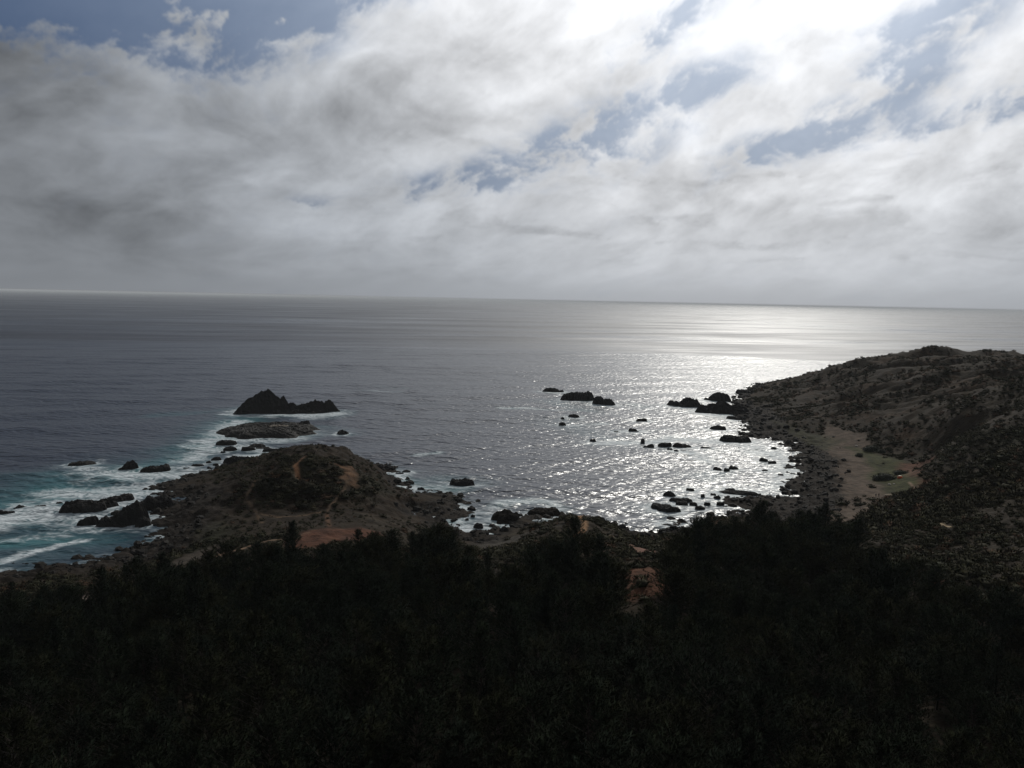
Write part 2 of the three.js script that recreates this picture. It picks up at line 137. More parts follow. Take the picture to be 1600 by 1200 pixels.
const FOAM = [{"p":[[-188.9,-274.4],[-187.0,-278.6],[-178.0,-286.9]],"r":15,"w":1.0},{"p":[[-181.1,-292.0],[-181.0,-311.4]],"r":6,"w":0.8},{"p":[[-196.1,-300.2],[-190.2,-315.8],[-181.5,-324.1]],"r":7,"w":0.6},{"p":[[-190.3,-351.0],[-172.0,-352.6],[-149.4,-358.7]],"r":12,"w":0.85},{"p":[[-171.7,-331.8],[-146.0,-343.6]],"r":11,"w":0.75},{"p":[[-188.1,-321.4],[-166.3,-321.0],[-147.3,-327.0]],"r":12,"w":0.8},{"p":[[-151.5,-330.0],[-142.7,-364.8]],"r":8,"w":0.8},{"p":[[-159.9,-280.6],[-145.5,-273.5]],"r":7,"w":0.7},{"p":[[-170.7,-260.4],[-159.2,-267.1]],"r":9,"w":0.5},{"p":[[-163.9,-386.2],[-175.2,-458.7],[-186.4,-510.8]],"r":13,"w":0.75},{"p":[[-161.5,-233.6],[-159.5,-236.7],[-151.2,-249.9],[-146.6,-259.8]],"r":2.6,"w":1.1},{"p":[[-129.4,-236.7],[-123.2,-244.5],[-120.4,-258.7]],"r":3.2,"w":0.95},{"p":[[-122.6,-243.3],[-118.8,-255.4]],"r":5,"w":0.6},{"p":[[-131.7,-278.5],[-131.0,-291.3]],"r":4,"w":0.8},{"p":[[-155.2,-424.6],[-134.6,-426.9]],"r":7,"w":1.0},{"p":[[-142.9,-404.6],[-130.2,-412.8]],"r":7,"w":1.0},{"p":[[-126.3,-389.9],[-122.8,-399.9]],"r":4,"w":0.9},{"p":[[-206.9,-542.6],[-185.5,-539.5]],"r":6,"w":0.8},{"p":[[-182.2,-543.0],[-148.8,-544.6]],"r":2.5,"w":0.8},{"p":[[-124.2,-428.0],[-119.0,-428.5]],"r":3,"w":0.9},{"p":[[-149.5,-444.8],[-132.2,-442.7]],"r":4,"w":0.4},{"p":[[-169.4,-297.6],[-153.8,-294.1],[-149.0,-302.0]],"r":5,"w":0.6},{"p":[[-71.0,-381.6],[-54.9,-370.1],[-48.1,-348.4],[-41.7,-339.3]],"r":4,"w":0.95},{"p":[[-45.3,-345.0],[-27.3,-337.1]],"r":9,"w":0.55},{"p":[[-28.4,-350.2],[-15.2,-351.3]],"r":8,"w":0.6},{"p":[[-25.8,-318.6],[-19.8,-309.1],[-19.9,-293.3]],"r":4,"w":0.8},{"p":[[-19.7,-290.7],[-10.7,-280.5],[-1.3,-286.1]],"r":7,"w":0.9},{"p":[[-4.2,-313.2],[14.5,-320.8],[19.4,-312.1]],"r":6,"w":0.75},{"p":[[4.1,-300.5],[13.5,-295.8]],"r":4,"w":0.8},{"p":[[-38.2,-302.9],[-31.3,-296.1]],"r":2.5,"w":1.1},{"p":[[-15.6,-304.6],[-7.9,-305.2]],"r":6,"w":0.5},{"p":[[-9.7,-607.9],[15.6,-611.6],[50.7,-605.9]],"r":4,"w":0.65},{"p":[[18.0,-719.7],[46.2,-695.3],[68.3,-630.8]],"r":5,"w":0.6},{"p":[[-138.3,-697.3],[-100.4,-694.1]],"r":3,"w":0.6},{"p":[[-52.3,-410.5],[-39.2,-417.0]],"r":2.2,"w":0.8},{"p":[[-127.7,-735.5],[-96.6,-730.4]],"r":3,"w":0.4},{"p":[[-102.1,-372.8],[-88.5,-381.4]],"r":3,"w":0.5},{"p":[[35.7,-528.8],[63.8,-543.6]],"r":4,"w":0.6},{"p":[[50.9,-463.3],[79.1,-470.7],[102.0,-486.7],[123.5,-475.8]],"r":7,"w":0.75},{"p":[[102.1,-433.5],[108.7,-416.6]],"r":7,"w":0.7},{"p":[[84.8,-506.2],[103.6,-516.1]],"r":4,"w":0.5},{"p":[[145.6,-457.3],[150.1,-420.7],[132.3,-360.3]],"r":12,"w":0.6},{"p":[[119.5,-475.3],[144.8,-467.5]],"r":8,"w":0.6},{"p":[[83.5,-327.3],[98.8,-323.3],[101.4,-318.4]],"r":9,"w":0.5},{"p":[[52.8,-271.7],[54.1,-266.7]],"r":2.5,"w":1.0},{"p":[[61.1,-296.6],[63.1,-282.5]],"r":5,"w":0.6},{"p":[[176.4,-624.3],[178.6,-596.5]],"r":4,"w":0.7},{"p":[[10.3,-272.6],[14.9,-271.4]],"r":2,"w":0.2},{"p":[[-94.4,-329.2],[-92.4,-327.1]],"r":0.5,"w":0.1}];
const EARTH = [{"poly":[[210.1,-514.4],[215.1,-472.6],[201.2,-413.9],[177.3,-354.0],[160.3,-318.8],[126.3,-280.3],[119.9,-288.0],[139.6,-317.2],[158.3,-365.1],[174.1,-411.2],[190.4,-469.8]],"c":[0.076,0.056,0.041],"soft":4,"rag":9,"a":0.9,"top":8},{"poly":[[198.4,-452.2],[204.7,-437.2],[210.1,-404.4],[195.7,-372.9],[190.9,-349.0],[178.3,-330.5],[158.8,-313.1],[168.0,-347.0],[184.8,-397.1]],"c":[0.036,0.038,0.014],"soft":4,"rag":8,"a":0.95,"top":8},{"poly":[[205.6,-405.7],[214.5,-393.7],[222.1,-383.8],[231.1,-377.4],[182.1,-332.4],[184.2,-350.4]],"c":[0.085,0.04,0.025],"soft":4,"rag":8,"a":0.9,"top":8},{"poly":[[150.6,-312.5],[159.8,-315.2],[190.6,-342.9],[164.5,-303.9],[146.3,-297.9]],"c":[0.036,0.038,0.014],"soft":3,"rag":6,"a":0.9,"top":8},{"poly":[[182.2,-540.3],[192.5,-501.8],[203.5,-468.5],[182.7,-445.7],[179.3,-488.2]],"c":[0.03,0.03,0.013],"soft":4,"rag":8,"a":0.7,"top":8},{"poly":[[-66.5,-242.0],[-61.6,-247.2],[-43.4,-250.6],[-40.2,-243.8],[-46.4,-233.5],[-55.1,-220.9],[-64.3,-220.4]],"c":[0.062,0.027,0.0155],"soft":2.5,"rag":5,"a":1},{"poly":[[-11.4,-246.0],[-2.0,-246.6],[-1.9,-236.0],[-10.7,-232.5]],"c":[0.1,0.05,0.027],"soft":2,"rag":4,"a":1},{"poly":[[-11.8,-254.5],[7.8,-266.6],[14.3,-259.7],[1.1,-247.3],[-9.2,-244.0]],"c":[0.045,0.04,0.033],"soft":3,"rag":8,"a":0.8},{"poly":[[27.7,-180.7],[39.0,-183.7],[37.0,-163.0],[26.5,-162.4]],"c":[0.075,0.034,0.019],"soft":2,"rag":4,"a":1},{"poly":[[22.2,-233.8],[26.5,-236.8],[26.4,-222.7],[22.2,-217.7]],"c":[0.19,0.1,0.055],"soft":1.5,"rag":3,"a":1},{"poly":[[-98.4,-234.9],[-89.9,-244.4],[-88.5,-224.8],[-100.4,-213.3],[-106.3,-210.5]],"c":[0.055,0.045,0.037],"soft":3,"rag":10,"a":0.7},{"poly":[[-111.9,-195.0],[-108.2,-197.5],[-98.4,-179.2],[-101.9,-177.1]],"c":[0.16,0.13,0.11],"soft":2,"rag":4,"a":1},{"poly":[[-68.0,-322.0],[-62.4,-314.1],[-60.0,-299.7],[-67.6,-302.3],[-68.8,-313.5]],"c":[0.1,0.055,0.03],"soft":2,"rag":4,"a":0.8},{"poly":[[-54.9,-276.4],[-36.5,-277.8],[-29.5,-258.3],[-41.6,-252.3],[-51.7,-260.5]],"c":[0.034,0.027,0.019],"soft":4,"rag":14,"a":0.6},{"poly":[[-110.2,-281.0],[-75.4,-274.9],[-54.1,-272.3],[-54.5,-252.9],[-93.1,-236.6]],"c":[0.022,0.0165,0.011],"soft":5,"rag":14,"a":0.6},{"line":[[-85.1,-310.7],[-85.5,-304.6],[-82.6,-298.0],[-79.5,-299.3]],"w":1.0,"c":[0.17,0.085,0.045],"soft":0.6,"rag":0.6,"a":1},{"line":[[-85.1,-310.7],[-82.5,-326.4],[-73.9,-318.6],[-66.3,-313.9]],"w":0.8,"c":[0.1,0.055,0.03],"soft":0.6,"rag":0.6,"a":1},{"line":[[-84.2,-300.0],[-99.3,-298.2],[-98.8,-285.6],[-91.6,-274.7],[-85.2,-261.9]],"w":0.5,"c":[0.075,0.05,0.032],"soft":0.6,"rag":0.6,"a":1},{"line":[[-64.1,-303.6],[-64.5,-288.2],[-65.7,-273.1],[-80.3,-267.9],[-91.6,-274.7]],"w":0.5,"c":[0.075,0.05,0.032],"soft":0.6,"rag":0.6,"a":1},{"line":[[-65.7,-273.1],[-59.0,-249.5]],"w":0.6,"c":[0.09,0.05,0.03],"soft":0.6,"rag":0.6,"a":1},{"line":[[-89.2,-226.5],[-80.1,-228.2],[-68.6,-235.2],[-63.9,-240.1]],"w":1.0,"c":[0.13,0.085,0.055],"soft":0.6,"rag":0.6,"a":1},{"line":[[25.3,-275.3],[25.1,-265.1],[25.8,-256.2],[24.3,-246.8],[21.1,-238.4],[19.3,-222.2]],"w":0.9,"c":[0.22,0.13,0.07],"soft":0.6,"rag":0.6,"a":1},{"line":[[32.5,-240.0],[35.0,-229.5],[35.3,-218.9],[34.5,-197.8]],"w":0.8,"c":[0.14,0.085,0.06],"soft":0.6,"rag":0.6,"a":1},{"line":[[117.8,-288.7],[120.3,-283.0],[116.3,-265.3]],"w":2.2,"c":[0.15,0.115,0.1],"soft":0.6,"rag":0.6,"a":1},{"line":[[112.7,-247.1],[106.6,-231.1],[112.0,-238.8]],"w":1.0,"c":[0.12,0.09,0.06],"soft":0.6,"rag":0.6,"a":1},{"line":[[131.6,-236.1],[127.9,-224.4],[127.7,-220.1]],"w":0.7,"c":[0.25,0.19,0.12],"soft":0.6,"rag":0.6,"a":1},{"line":[[165.1,-334.7],[174.0,-335.7],[185.2,-338.4]],"w":0.8,"c":[0.16,0.13,0.1],"soft":0.6,"rag":0.6,"a":1},{"line":[[181.9,-348.6],[179.2,-336.4],[180.6,-332.3]],"w":0.6,"c":[0.16,0.11,0.08],"soft":0.6,"rag":0.6,"a":1},{"line":[[36.9,-211.9],[36.5,-197.9],[39.7,-208.1]],"w":1.0,"c":[0.16,0.09,0.07],"soft":0.6,"rag":0.6,"a":1}];   // bare ground, sand, grass and paths


// signed distance to the shoreline (positive on land) and a smooth ground height, both on grids
const GX0 = -420, GZ0 = -1060, GS = 3, GNX = 420, GNZ = 380;
const sdf = new Float32Array(GNX * GNZ), base = new Float32Array(GNX * GNZ);
const inside = (P, x, z) => { let c = false; for (let i = 0, j = P.length - 1; i < P.length; j = i++) { const [xi, zi] = P[i], [xj, zj] = P[j]; if ((zi > z) !== (zj > z) && x < (xj - xi) * (z - zi) / (zj - zi) + xi) c = !c; } return c; };
const segDist = (x, z, a, b) => { const dx = b[0] - a[0], dz = b[1] - a[1], t = clamp(((x - a[0]) * dx + (z - a[1]) * dz) / (dx * dx + dz * dz || 1)); return Math.hypot(x - a[0] - dx * t, z - a[1] - dz * t); };
const lineDist = (P, x, z) => { let d = 1e9; for (let i = 1; i < P.length; i++) d = Math.min(d, segDist(x, z, P[i - 1], P[i])); return d; };
{
  // thin-plate spline through the control heights and the shore
  const pts = CONTROL.map((p) => [...p]);
  for (let i = 0; i < SHORE.length - 4; i += 1) pts.push([SHORE[i][0], SHORE[i][1], 0.3]);
  const n = pts.length, m = n + 3, M = Array.from({ length: m }, () => new Float64Array(m + 1)), S = 0.01;
  const U = (d2) => d2 < 1e-9 ? 0 : d2 * Math.log(d2);
  for (let i = 0; i < n; i++) {
    for (let j = 0; j < n; j++) M[i][j] = U(((pts[i][0] - pts[j][0]) ** 2 + (pts[i][1] - pts[j][1]) ** 2) * S * S);
    M[i][i] += 0.02;
    M[i][n] = M[n][i] = 1; M[i][n + 1] = M[n + 1][i] = pts[i][0] * S; M[i][n + 2] = M[n + 2][i] = pts[i][1] * S; M[i][m] = pts[i][2];
  }
  for (let c = 0; c < m; c++) { let p = c; for (let r = c + 1; r < m; r++) if (Math.abs(M[r][c]) > Math.abs(M[p][c])) p = r; [M[c], M[p]] = [M[p], M[c]]; for (let r = c + 1; r < m; r++) { const f = M[r][c] / M[c][c]; if (f) for (let k = c; k <= m; k++) M[r][k] -= f * M[c][k]; } }
  const w = new Float64Array(m); for (let r = m - 1; r >= 0; r--) { let s = M[r][m]; for (let k = r + 1; k < m; k++) s -= M[r][k] * w[k]; w[r] = s / M[r][r]; }
  const loop = [...SHORE, SHORE[0]];
  for (let j = 0; j < GNZ; j++) for (let i = 0; i < GNX; i++) {
    const x = GX0 + i * GS, z = GZ0 + j * GS;
    sdf[j * GNX + i] = lineDist(loop, x, z) * (inside(SHORE, x, z) ? 1 : -1);
    let h = w[n] + w[n + 1] * x * S + w[n + 2] * z * S;
    if (sdf[j * GNX + i] > -12) for (let q = 0; q < n; q++) h += w[q] * U(((x - pts[q][0]) ** 2 + (z - pts[q][1]) ** 2) * S * S);
    base[j * GNX + i] = clamp(h, -1, 90);
  }
}
const sample = (G, x, z) => { const fx = clamp((x - GX0) / GS, 0, GNX - 1.001), fz = clamp((z - GZ0) / GS, 0, GNZ - 1.001), i = Math.floor(fx), j = Math.floor(fz), a = fx - i, b = fz - j, o = j * GNX + i; return mix(mix(G[o], G[o + 1], a), mix(G[o + GNX], G[o + GNX + 1], a), b); };
const shoreAt = (x, z) => sample(sdf, x, z) + fbm2(x * 0.07, z * 0.07, 4) * 9;

// where the ground is what (0..1), with ragged edges
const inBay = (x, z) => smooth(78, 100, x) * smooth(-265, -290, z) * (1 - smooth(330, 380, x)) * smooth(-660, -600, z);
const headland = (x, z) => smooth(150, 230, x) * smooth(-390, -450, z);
const lump = (L, x, z, r) => { let s = 0; for (const [a, b, q, w] of L) { const d = Math.hypot(x - a, z - b) / (q * r); if (d < 1) s = Math.max(s, (1 - d * d) * w); } return s; };
const platform = (x, z, d) => {                               // wave-cut shelf: bare broken rock round sea level
  const n = fbm2(x * 0.03 + 40, z * 0.03, 3) * 14;
  let w = 9 + n;
  if (inBay(x, z) > 0.5) w = 28 + n;
  if (x < -60 && z > -330) w = 24 + n;
  return 1 - smooth(w * 0.6, w, d);
};
function ground(x, z) {
  const d = shoreAt(x, z);
  if (d < -26) return -4;
  let b = Math.max(sample(base, x, z), 0);
  const p = platform(x, z, d), land = smooth(-2, 12, d);
  const rg = ridge2(x * 0.055 + n2(x * 0.02, z * 0.02) * 1.5, z * 0.075 + 7, 5), rf = ridge2(x * 0.19, z * 0.22, 3);
  const rx = ridge2(x * 0.47 + 5, z * 0.5, 2);
  let rock = -0.7 + (rg - 0.35) * 2.6 + (rf - 0.4) * 1.3 + (rx - 0.5) * 0.55 + clamp(d * 0.06, -1.6, 0.9);
  const hill = b * land + 0.35;
  // gullies and bumps grow with height
  const lift = smooth(2, 14, b);
  const gul = lift * (fbm2(x * 0.016 + 3, z * 0.016, 4) * 4.5 + (ridge2(x * 0.03, z * 0.022, 4) - 0.5) * 3.4) * smooth(8, 40, d) + fbm2(x * 0.14, z * 0.14, 3) * mix(0.35, 1.0, lift) + (ridge2(x * 0.11, z * 0.11, 4) - 0.5) * 2.2 * smooth(0.5, 5, b) * (1 - smooth(10, 42, d)) * (1 - inBay(x, z));
  const hd = smooth(150, 220, x) * smooth(-330, -400, z) * lift * smooth(10, 70, d), mo = smooth(75, 40, Math.hypot((x + 85) * 0.8, z + 330)) * smooth(2, 8, b);
  const carve = hd * (ridge2((x * 0.75 + z * 0.66) * 0.010 + 3, (z * 0.75 - x * 0.66) * 0.021 + n2(x * 0.01, z * 0.01), 4) - 0.72) * 13 + mo * (ridge2(x * 0.045 + 7, z * 0.05, 4) - 0.6) * 4.5;
  let h = mix(hill + carve + gul * smooth(-1, 8, d), Math.max(rock, -3) + b * land * 0.8, p);
  if (d < 0) h = Math.min(h, rock + d * 0.10);
  // the forest hillside and the land near the viewer stay as the spline has them
  const near = 1 - smooth(120, 200, Math.hypot(x, z));
  return mix(h, b + fbm2(x * 0.05, z * 0.05, 3) * 1.5, near);
}

// ---------------------------------------------------------------- sea
const SEA = { x0: -400, z1: -100, size: 800 };
const rockSpots = [];                                          // [x, z, radius] of rocks in the water: they break the swell into foam
for (const k of Object.keys(ROCKS)) for (const r of ROCKS[k]) rockSpots.push([r[0], r[1], Math.max(r[2], r[3]) / 2]);
rockSpots.push([-178, -566, 22], [-143, -560, 18], [-152, -470, 26]);
const swell = []; { const r = rng(5); for (let i = 0; i < 34; i++) { if (i > 25) { const L = 80 + r() * 260, a = (r() - 0.5) * 0.7 + 0.25; swell.push({ k: 2 * Math.PI / L, L, a: L * 0.0021, cx: Math.sin(a), cz: Math.cos(a), p: r() * 6.28 }); continue; } const L = i < 4 ? 46 + r() * 34 : 7 * Math.pow(4.2, r()), a = (r() - 0.5) * (i < 4 ? 0.6 : 1.5) + 0.30; swell.push({ k: 2 * Math.PI / L, L, a: (i < 4 ? 0.24 : 0.0036 * L * (0.6 + r() * 0.8)), cx: Math.sin(a), cz: Math.cos(a), p: r() * 6.28 }); } }
function seaWave(x, z, gap, out) {
  let h = 0, sx = 0, sz = 0;
  const far = smooth(700, 2000, Math.hypot(x, z)), amp = 0.55 + 0.9 * clamp(0.5 + fbm2(x * 0.006 + 9, z * 0.009, 2));
  for (const s of swell) { const c = smooth(2.2, 4.5, s.L / gap); if (!c) continue; const ph = (x * s.cx + z * s.cz) * s.k + s.p, a = s.a * c * amp * (s.L > 80 ? mix(0.12, 1, far) : 1); h += a * Math.sin(ph); const q = a * s.k * Math.cos(ph); sx += q * s.cx; sz += q * s.cz; }
  out[0] = h; out[1] = sx; out[2] = sz;
}
const seaTex = (() => {
  const N = 2048, m = SEA.size / N, col = new Uint8Array(N * N * 4), rou = new Uint8Array(N * N * 4);
  // coarse fields first (4 m): distance to shore and rocks, milky water, foam
  const C = 256, cm = SEA.size / C, turq = new Float32Array(C * C), foam = new Float32Array(C * C);
  const along = (L, x, z, k) => { let s = 0; for (const f of L) { const d = lineDist(f.p, x, z) / f.r; if (d < 2.2) s = Math.max(s, f.w * Math.exp(-d * d * k)); } return s; };
  for (let j = 0; j < C; j++) for (let i = 0; i < C; i++) {
    const x = SEA.x0 + (i + 0.5) * cm, z = SEA.z1 - (j + 0.5) * cm, wx = x + fbm2(x * 0.02, z * 0.02, 3) * 16, wz = z + fbm2(x * 0.02 + 50, z * 0.02, 3) * 16;
    turq[j * C + i] = along(MILKY, wx, wz, 1.1);
    let fo = along(FOAM, wx, wz, 1.0) * 1.08;
    for (const [rx, rz, rr] of rockSpots) { const d = Math.hypot(x - rx, z - rz) - rr; if (d < 14) fo = Math.max(fo, 0.80 * Math.exp(-Math.max(d, 0) / (2.6 + rr * 0.5))); }
    foam[j * C + i] = fo;
  }
  const at = (G, fx, fz) => { fx = clamp(fx, 0, C - 1.001); fz = clamp(fz, 0, C - 1.001); const i = Math.floor(fx), j = Math.floor(fz), a = fx - i, b = fz - j, o = j * C + i; return mix(mix(G[o], G[o + 1], a), mix(G[o + C], G[o + C + 1], a), b); };
  for (let j = 0; j < N; j++) for (let i = 0; i < N; i++) {
    const x = SEA.x0 + (i + 0.5) * m, z = SEA.z1 - (j + 0.5) * m, fx = (i + 0.5) / N * C - 0.5, fz = (j + 0.5) / N * C - 0.5, o = (j * N + i) * 4;
    const edge = Math.min(i, j, N - 1 - i, N - 1 - j) / 60;
    let T = at(turq, fx, fz), F = at(foam, fx, fz);
    const d = -shoreAt(x, z);
    if (d < 12 && d > -25) { const e = x > 60 && z < -240 ? 0.34 : x > -30 && x < 60 ? 0.50 : x < -100 ? 0.60 : 0.42; F = Math.max(F, e * Math.exp(-Math.abs(d) / 6)); }
    T = Math.max(T, F * 0.75); const pale = smooth(0.25, 0.9, F) * 0.35;
    let w = 0;
    if (F > 0.02) {
      const a = x + fbm2(x * 0.06, z * 0.06, 3) * 10, b = z + fbm2(x * 0.06 + 30, z * 0.06, 3) * 10;
      const lace = ridge2(a * 0.15, b * 0.26, 5), puff = fbm2(a * 0.06 + 8, b * 0.10, 6) * 1.0 + 0.5, n = lace * 0.62 + puff * 0.55;
      const thin = ridge2(a * 0.40 + 4, b * 0.55, 4);
      w = smooth(0.88 - F * 0.72, 1.36 - F * 0.70, n + F * 0.12) * clamp(0.45 + F * 0.6) * mix(smooth(0.20, 0.75, thin), 1, smooth(0.85, 1.3, F));
    }
    const mott = fbm2(x * 0.03 + 70, z * 0.06, 4);
    T = clamp(T * (0.75 + mott * 1.3)) * clamp(edge); w *= clamp(edge);
    let r = mix(0.006, 0.014, T), g = mix(0.012, 0.100, T), bl = mix(0.028, 0.112, T);
    r = mix(r, 0.085, pale * T); g = mix(g, 0.16, pale * T); bl = mix(bl, 0.165, pale * T);
    r = mix(r, 0.47, w); g = mix(g, 0.51, w); bl = mix(bl, 0.53, w);
    col[o] = enc(r); col[o + 1] = enc(g); col[o + 2] = enc(bl); col[o + 3] = 255;
    const ro = 255 * mix(1, 2.6, w) / 2.6; rou[o] = rou[o + 1] = rou[o + 2] = ro; rou[o + 3] = 255;
  }
  const a = tex(N, N, col, true), b = tex(N, N, rou); for (const t of [a, b]) t.wrapS = t.wrapT = THREE.ClampToEdgeWrapping; return [a, b];
})();
const ripples = (() => {                                       // small wind waves as normals: inverse FFT of a wave spectrum over a 130 m tile
  const N = 1024, T = 130, r = rng(31), re = [new Float64Array(N * N), new Float64Array(N * N)], im = [new Float64Array(N * N), new Float64Array(N * N)];
  const ga = () => Math.sqrt(-2 * Math.log(r() + 1e-9)) * Math.cos(6.2831853 * r());
  for (let j = 0; j < N; j++) for (let i = 0; i < N; i++) {
    const kx = (i < N / 2 ? i : i - N) * 2 * Math.PI / T, kz = (j < N / 2 ? j : j - N) * 2 * Math.PI / T, k = Math.hypot(kx, kz), L = 2 * Math.PI / (k || 1e-9), a = ga(), b = ga();
    if (L > 8 || L < 0.45) continue;
    const c = (kx * 0.28 + kz * 0.96) / k, s = Math.pow(k, -2) * Math.pow(L / 3 + 0.25, 0.05) * (0.22 + c * c) * smooth(0.45, 0.9, L);
    const o = j * N + i; re[0][o] = -kx * b * s; im[0][o] = kx * a * s; re[1][o] = -kz * b * s; im[1][o] = kz * a * s;
  }
  const fft = (x, y, off, st) => {
    for (let i = 1, j = 0; i < N; i++) { let b = N >> 1; for (; j & b; b >>= 1) j ^= b; j ^= b; if (i < j) { const p = off + i * st, q = off + j * st; let t = x[p]; x[p] = x[q]; x[q] = t; t = y[p]; y[p] = y[q]; y[q] = t; } }
    for (let len = 2; len <= N; len <<= 1) { const an = 2 * Math.PI / len, wr = Math.cos(an), wi = Math.sin(an); for (let i = 0; i < N; i += len) { let cr = 1, ci = 0; for (let k = 0; k < len / 2; k++) { const p = off + (i + k) * st, q = off + (i + k + len / 2) * st, tr = x[q] * cr - y[q] * ci, ti = x[q] * ci + y[q] * cr; x[q] = x[p] - tr; y[q] = y[p] - ti; x[p] += tr; y[p] += ti; const n = cr * wr - ci * wi; ci = cr * wi + ci * wr; cr = n; } } }
  };
  for (const c of [0, 1]) { for (let j = 0; j < N; j++) fft(re[c], im[c], j * N, 1); for (let i = 0; i < N; i++) fft(re[c], im[c], i, N); }
  let v = 0; for (let i = 0; i < N * N; i++) v += re[0][i] ** 2 + re[1][i] ** 2; v = Math.sqrt(v / (N * N));
  const d = new Float32Array(N * N * 4), rms = 0.24;
  for (let i = 0; i < N * N; i++) { const sx = re[0][i] / v * rms, sz = re[1][i] / v * rms, q = 1 / Math.hypot(sx, sz, 1); d[i * 4] = 0.5 - sx * q * 0.5; d[i * 4 + 1] = 0.5 - sz * q * 0.5; d[i * 4 + 2] = 0.5 + q * 0.5; d[i * 4 + 3] = 1; }
  const t = tex(N, N, d); t.repeat.set(SEA.size / T, SEA.size / T); t.rotation = 0.35; return t;
})();
{
  const angs = []; for (let a = -180; a < -42; a += 6) angs.push(a); for (let a = -42; a < 42; a += 0.16) angs.push(a); for (let a = 42; a <= 180; a += 6) angs.push(a); angs.push(angs[0] + 360);
  const rads = [0.5, 60, 120, 170]; for (let r = 175; r < 1300; r *= 1.0052) rads.push(r); for (let r = 1305; r < 7000; r *= 1.0078) rads.push(r); for (let r = 7050; r < 40000; r *= 1.03) rads.push(r); rads.push(55000, 75000, 95000);
  const NA = angs.length, NR = rads.length, P = new Float32Array(NA * NR * 3), Nn = new Float32Array(NA * NR * 3), UV = new Float32Array(NA * NR * 2), UV1 = new Float32Array(NA * NR * 2), I = [], o3 = [0, 0, 0]; let cut = 0;
  for (let j = 0; j < NR; j++) for (let i = 0; i < NA; i++) {
    const r = rads[j], t = angs[i] * RAD, x = Math.sin(t) * r, z = -Math.cos(t) * r, o = j * NA + i, fine = Math.abs(angs[i]) < 40 && r > 178 && r < 6900;
    if (fine) seaWave(x, z, Math.max(r * (r < 1300 ? 0.0052 : 0.0078), 1), o3); else o3.fill(0);
    const e = fine ? Math.min(1, (40 - Math.abs(angs[i])) / 2, (r - 178) / 10, (6900 - r) / 1500) : 0;
    P[o * 3] = x; P[o * 3 + 1] = o3[0] * e; P[o * 3 + 2] = z;
    const q = 1 / Math.hypot(o3[1] * e, 1, o3[2] * e); Nn[o * 3] = -o3[1] * e * q; Nn[o * 3 + 1] = q; Nn[o * 3 + 2] = -o3[2] * e * q;
    UV[o * 2] = (x - SEA.x0) / SEA.size; UV[o * 2 + 1] = (SEA.z1 - z) / SEA.size; UV1[o * 2] = (x + 6000) / 12000; UV1[o * 2 + 1] = -z / 12000;
    if (!cut && r > 1300) cut = I.length;
    if (i < NA - 1 && j < NR - 1) { const a = o, b = o + 1, c = o + NA, d = o + NA + 1; I.push(a, b, c, b, d, c); }
  }
  const g = new THREE.BufferGeometry(); g.setAttribute('position', new THREE.BufferAttribute(P, 3)); g.setAttribute('normal', new THREE.BufferAttribute(Nn, 3)); g.setAttribute('uv', new THREE.BufferAttribute(UV, 2)); g.setAttribute('uv1', new THREE.BufferAttribute(UV1, 2)); g.setIndex(I); g.addGroup(0, cut, 0); g.addGroup(cut, I.length - cut, 1);
  const mat = new THREE.MeshPhysicalMaterial({ color: 0xffffff, map: seaTex[0], roughness: 0.30 * 2.6, roughnessMap: seaTex[1], ior: 1.33, metalness: 0, normalMap: ripples });
  // far out, wind lanes: ruffled water between smoother slicks
  const N = 1024, sl = new Uint8Array(N * N * 4);
  for (let j = 0; j < N; j++) for (let i = 0; i < N; i++) {
    const x = i / N * 12, z = j / N * 12, wv = fbm2(x * 0.8, z * 1.5, 3) * 0.5, a = fbm2(x * 0.9 + z * 0.25, z * 4.2 + wv * 2 - x * 0.5, 5), b = fbm2(x * 2.6 + 9, z * 13 + wv * 5 - x * 1.6, 4), v = clamp(0.80 + a * 0.85 + b * 0.55, 0.42, 1.08) / 1.08;
    const o = (j * N + i) * 4; sl[o] = sl[o + 1] = sl[o + 2] = v * 255; sl[o + 3] = 255;
  }
  const slick = tex(N, N, sl); slick.channel = 1;
  const farMat = new THREE.MeshPhysicalMaterial({ color: lin(0.006, 0.012, 0.028), roughness: 0.60, roughnessMap: slick, ior: 1.33, metalness: 0, normalMap: ripples, normalScale: new THREE.Vector2(0.5, 0.5) });
  add(new THREE.Mesh(g, [mat, farMat]), 'sea', 'dark ocean water with swell, surf and sun glitter', 'water', null, 'structure');
}

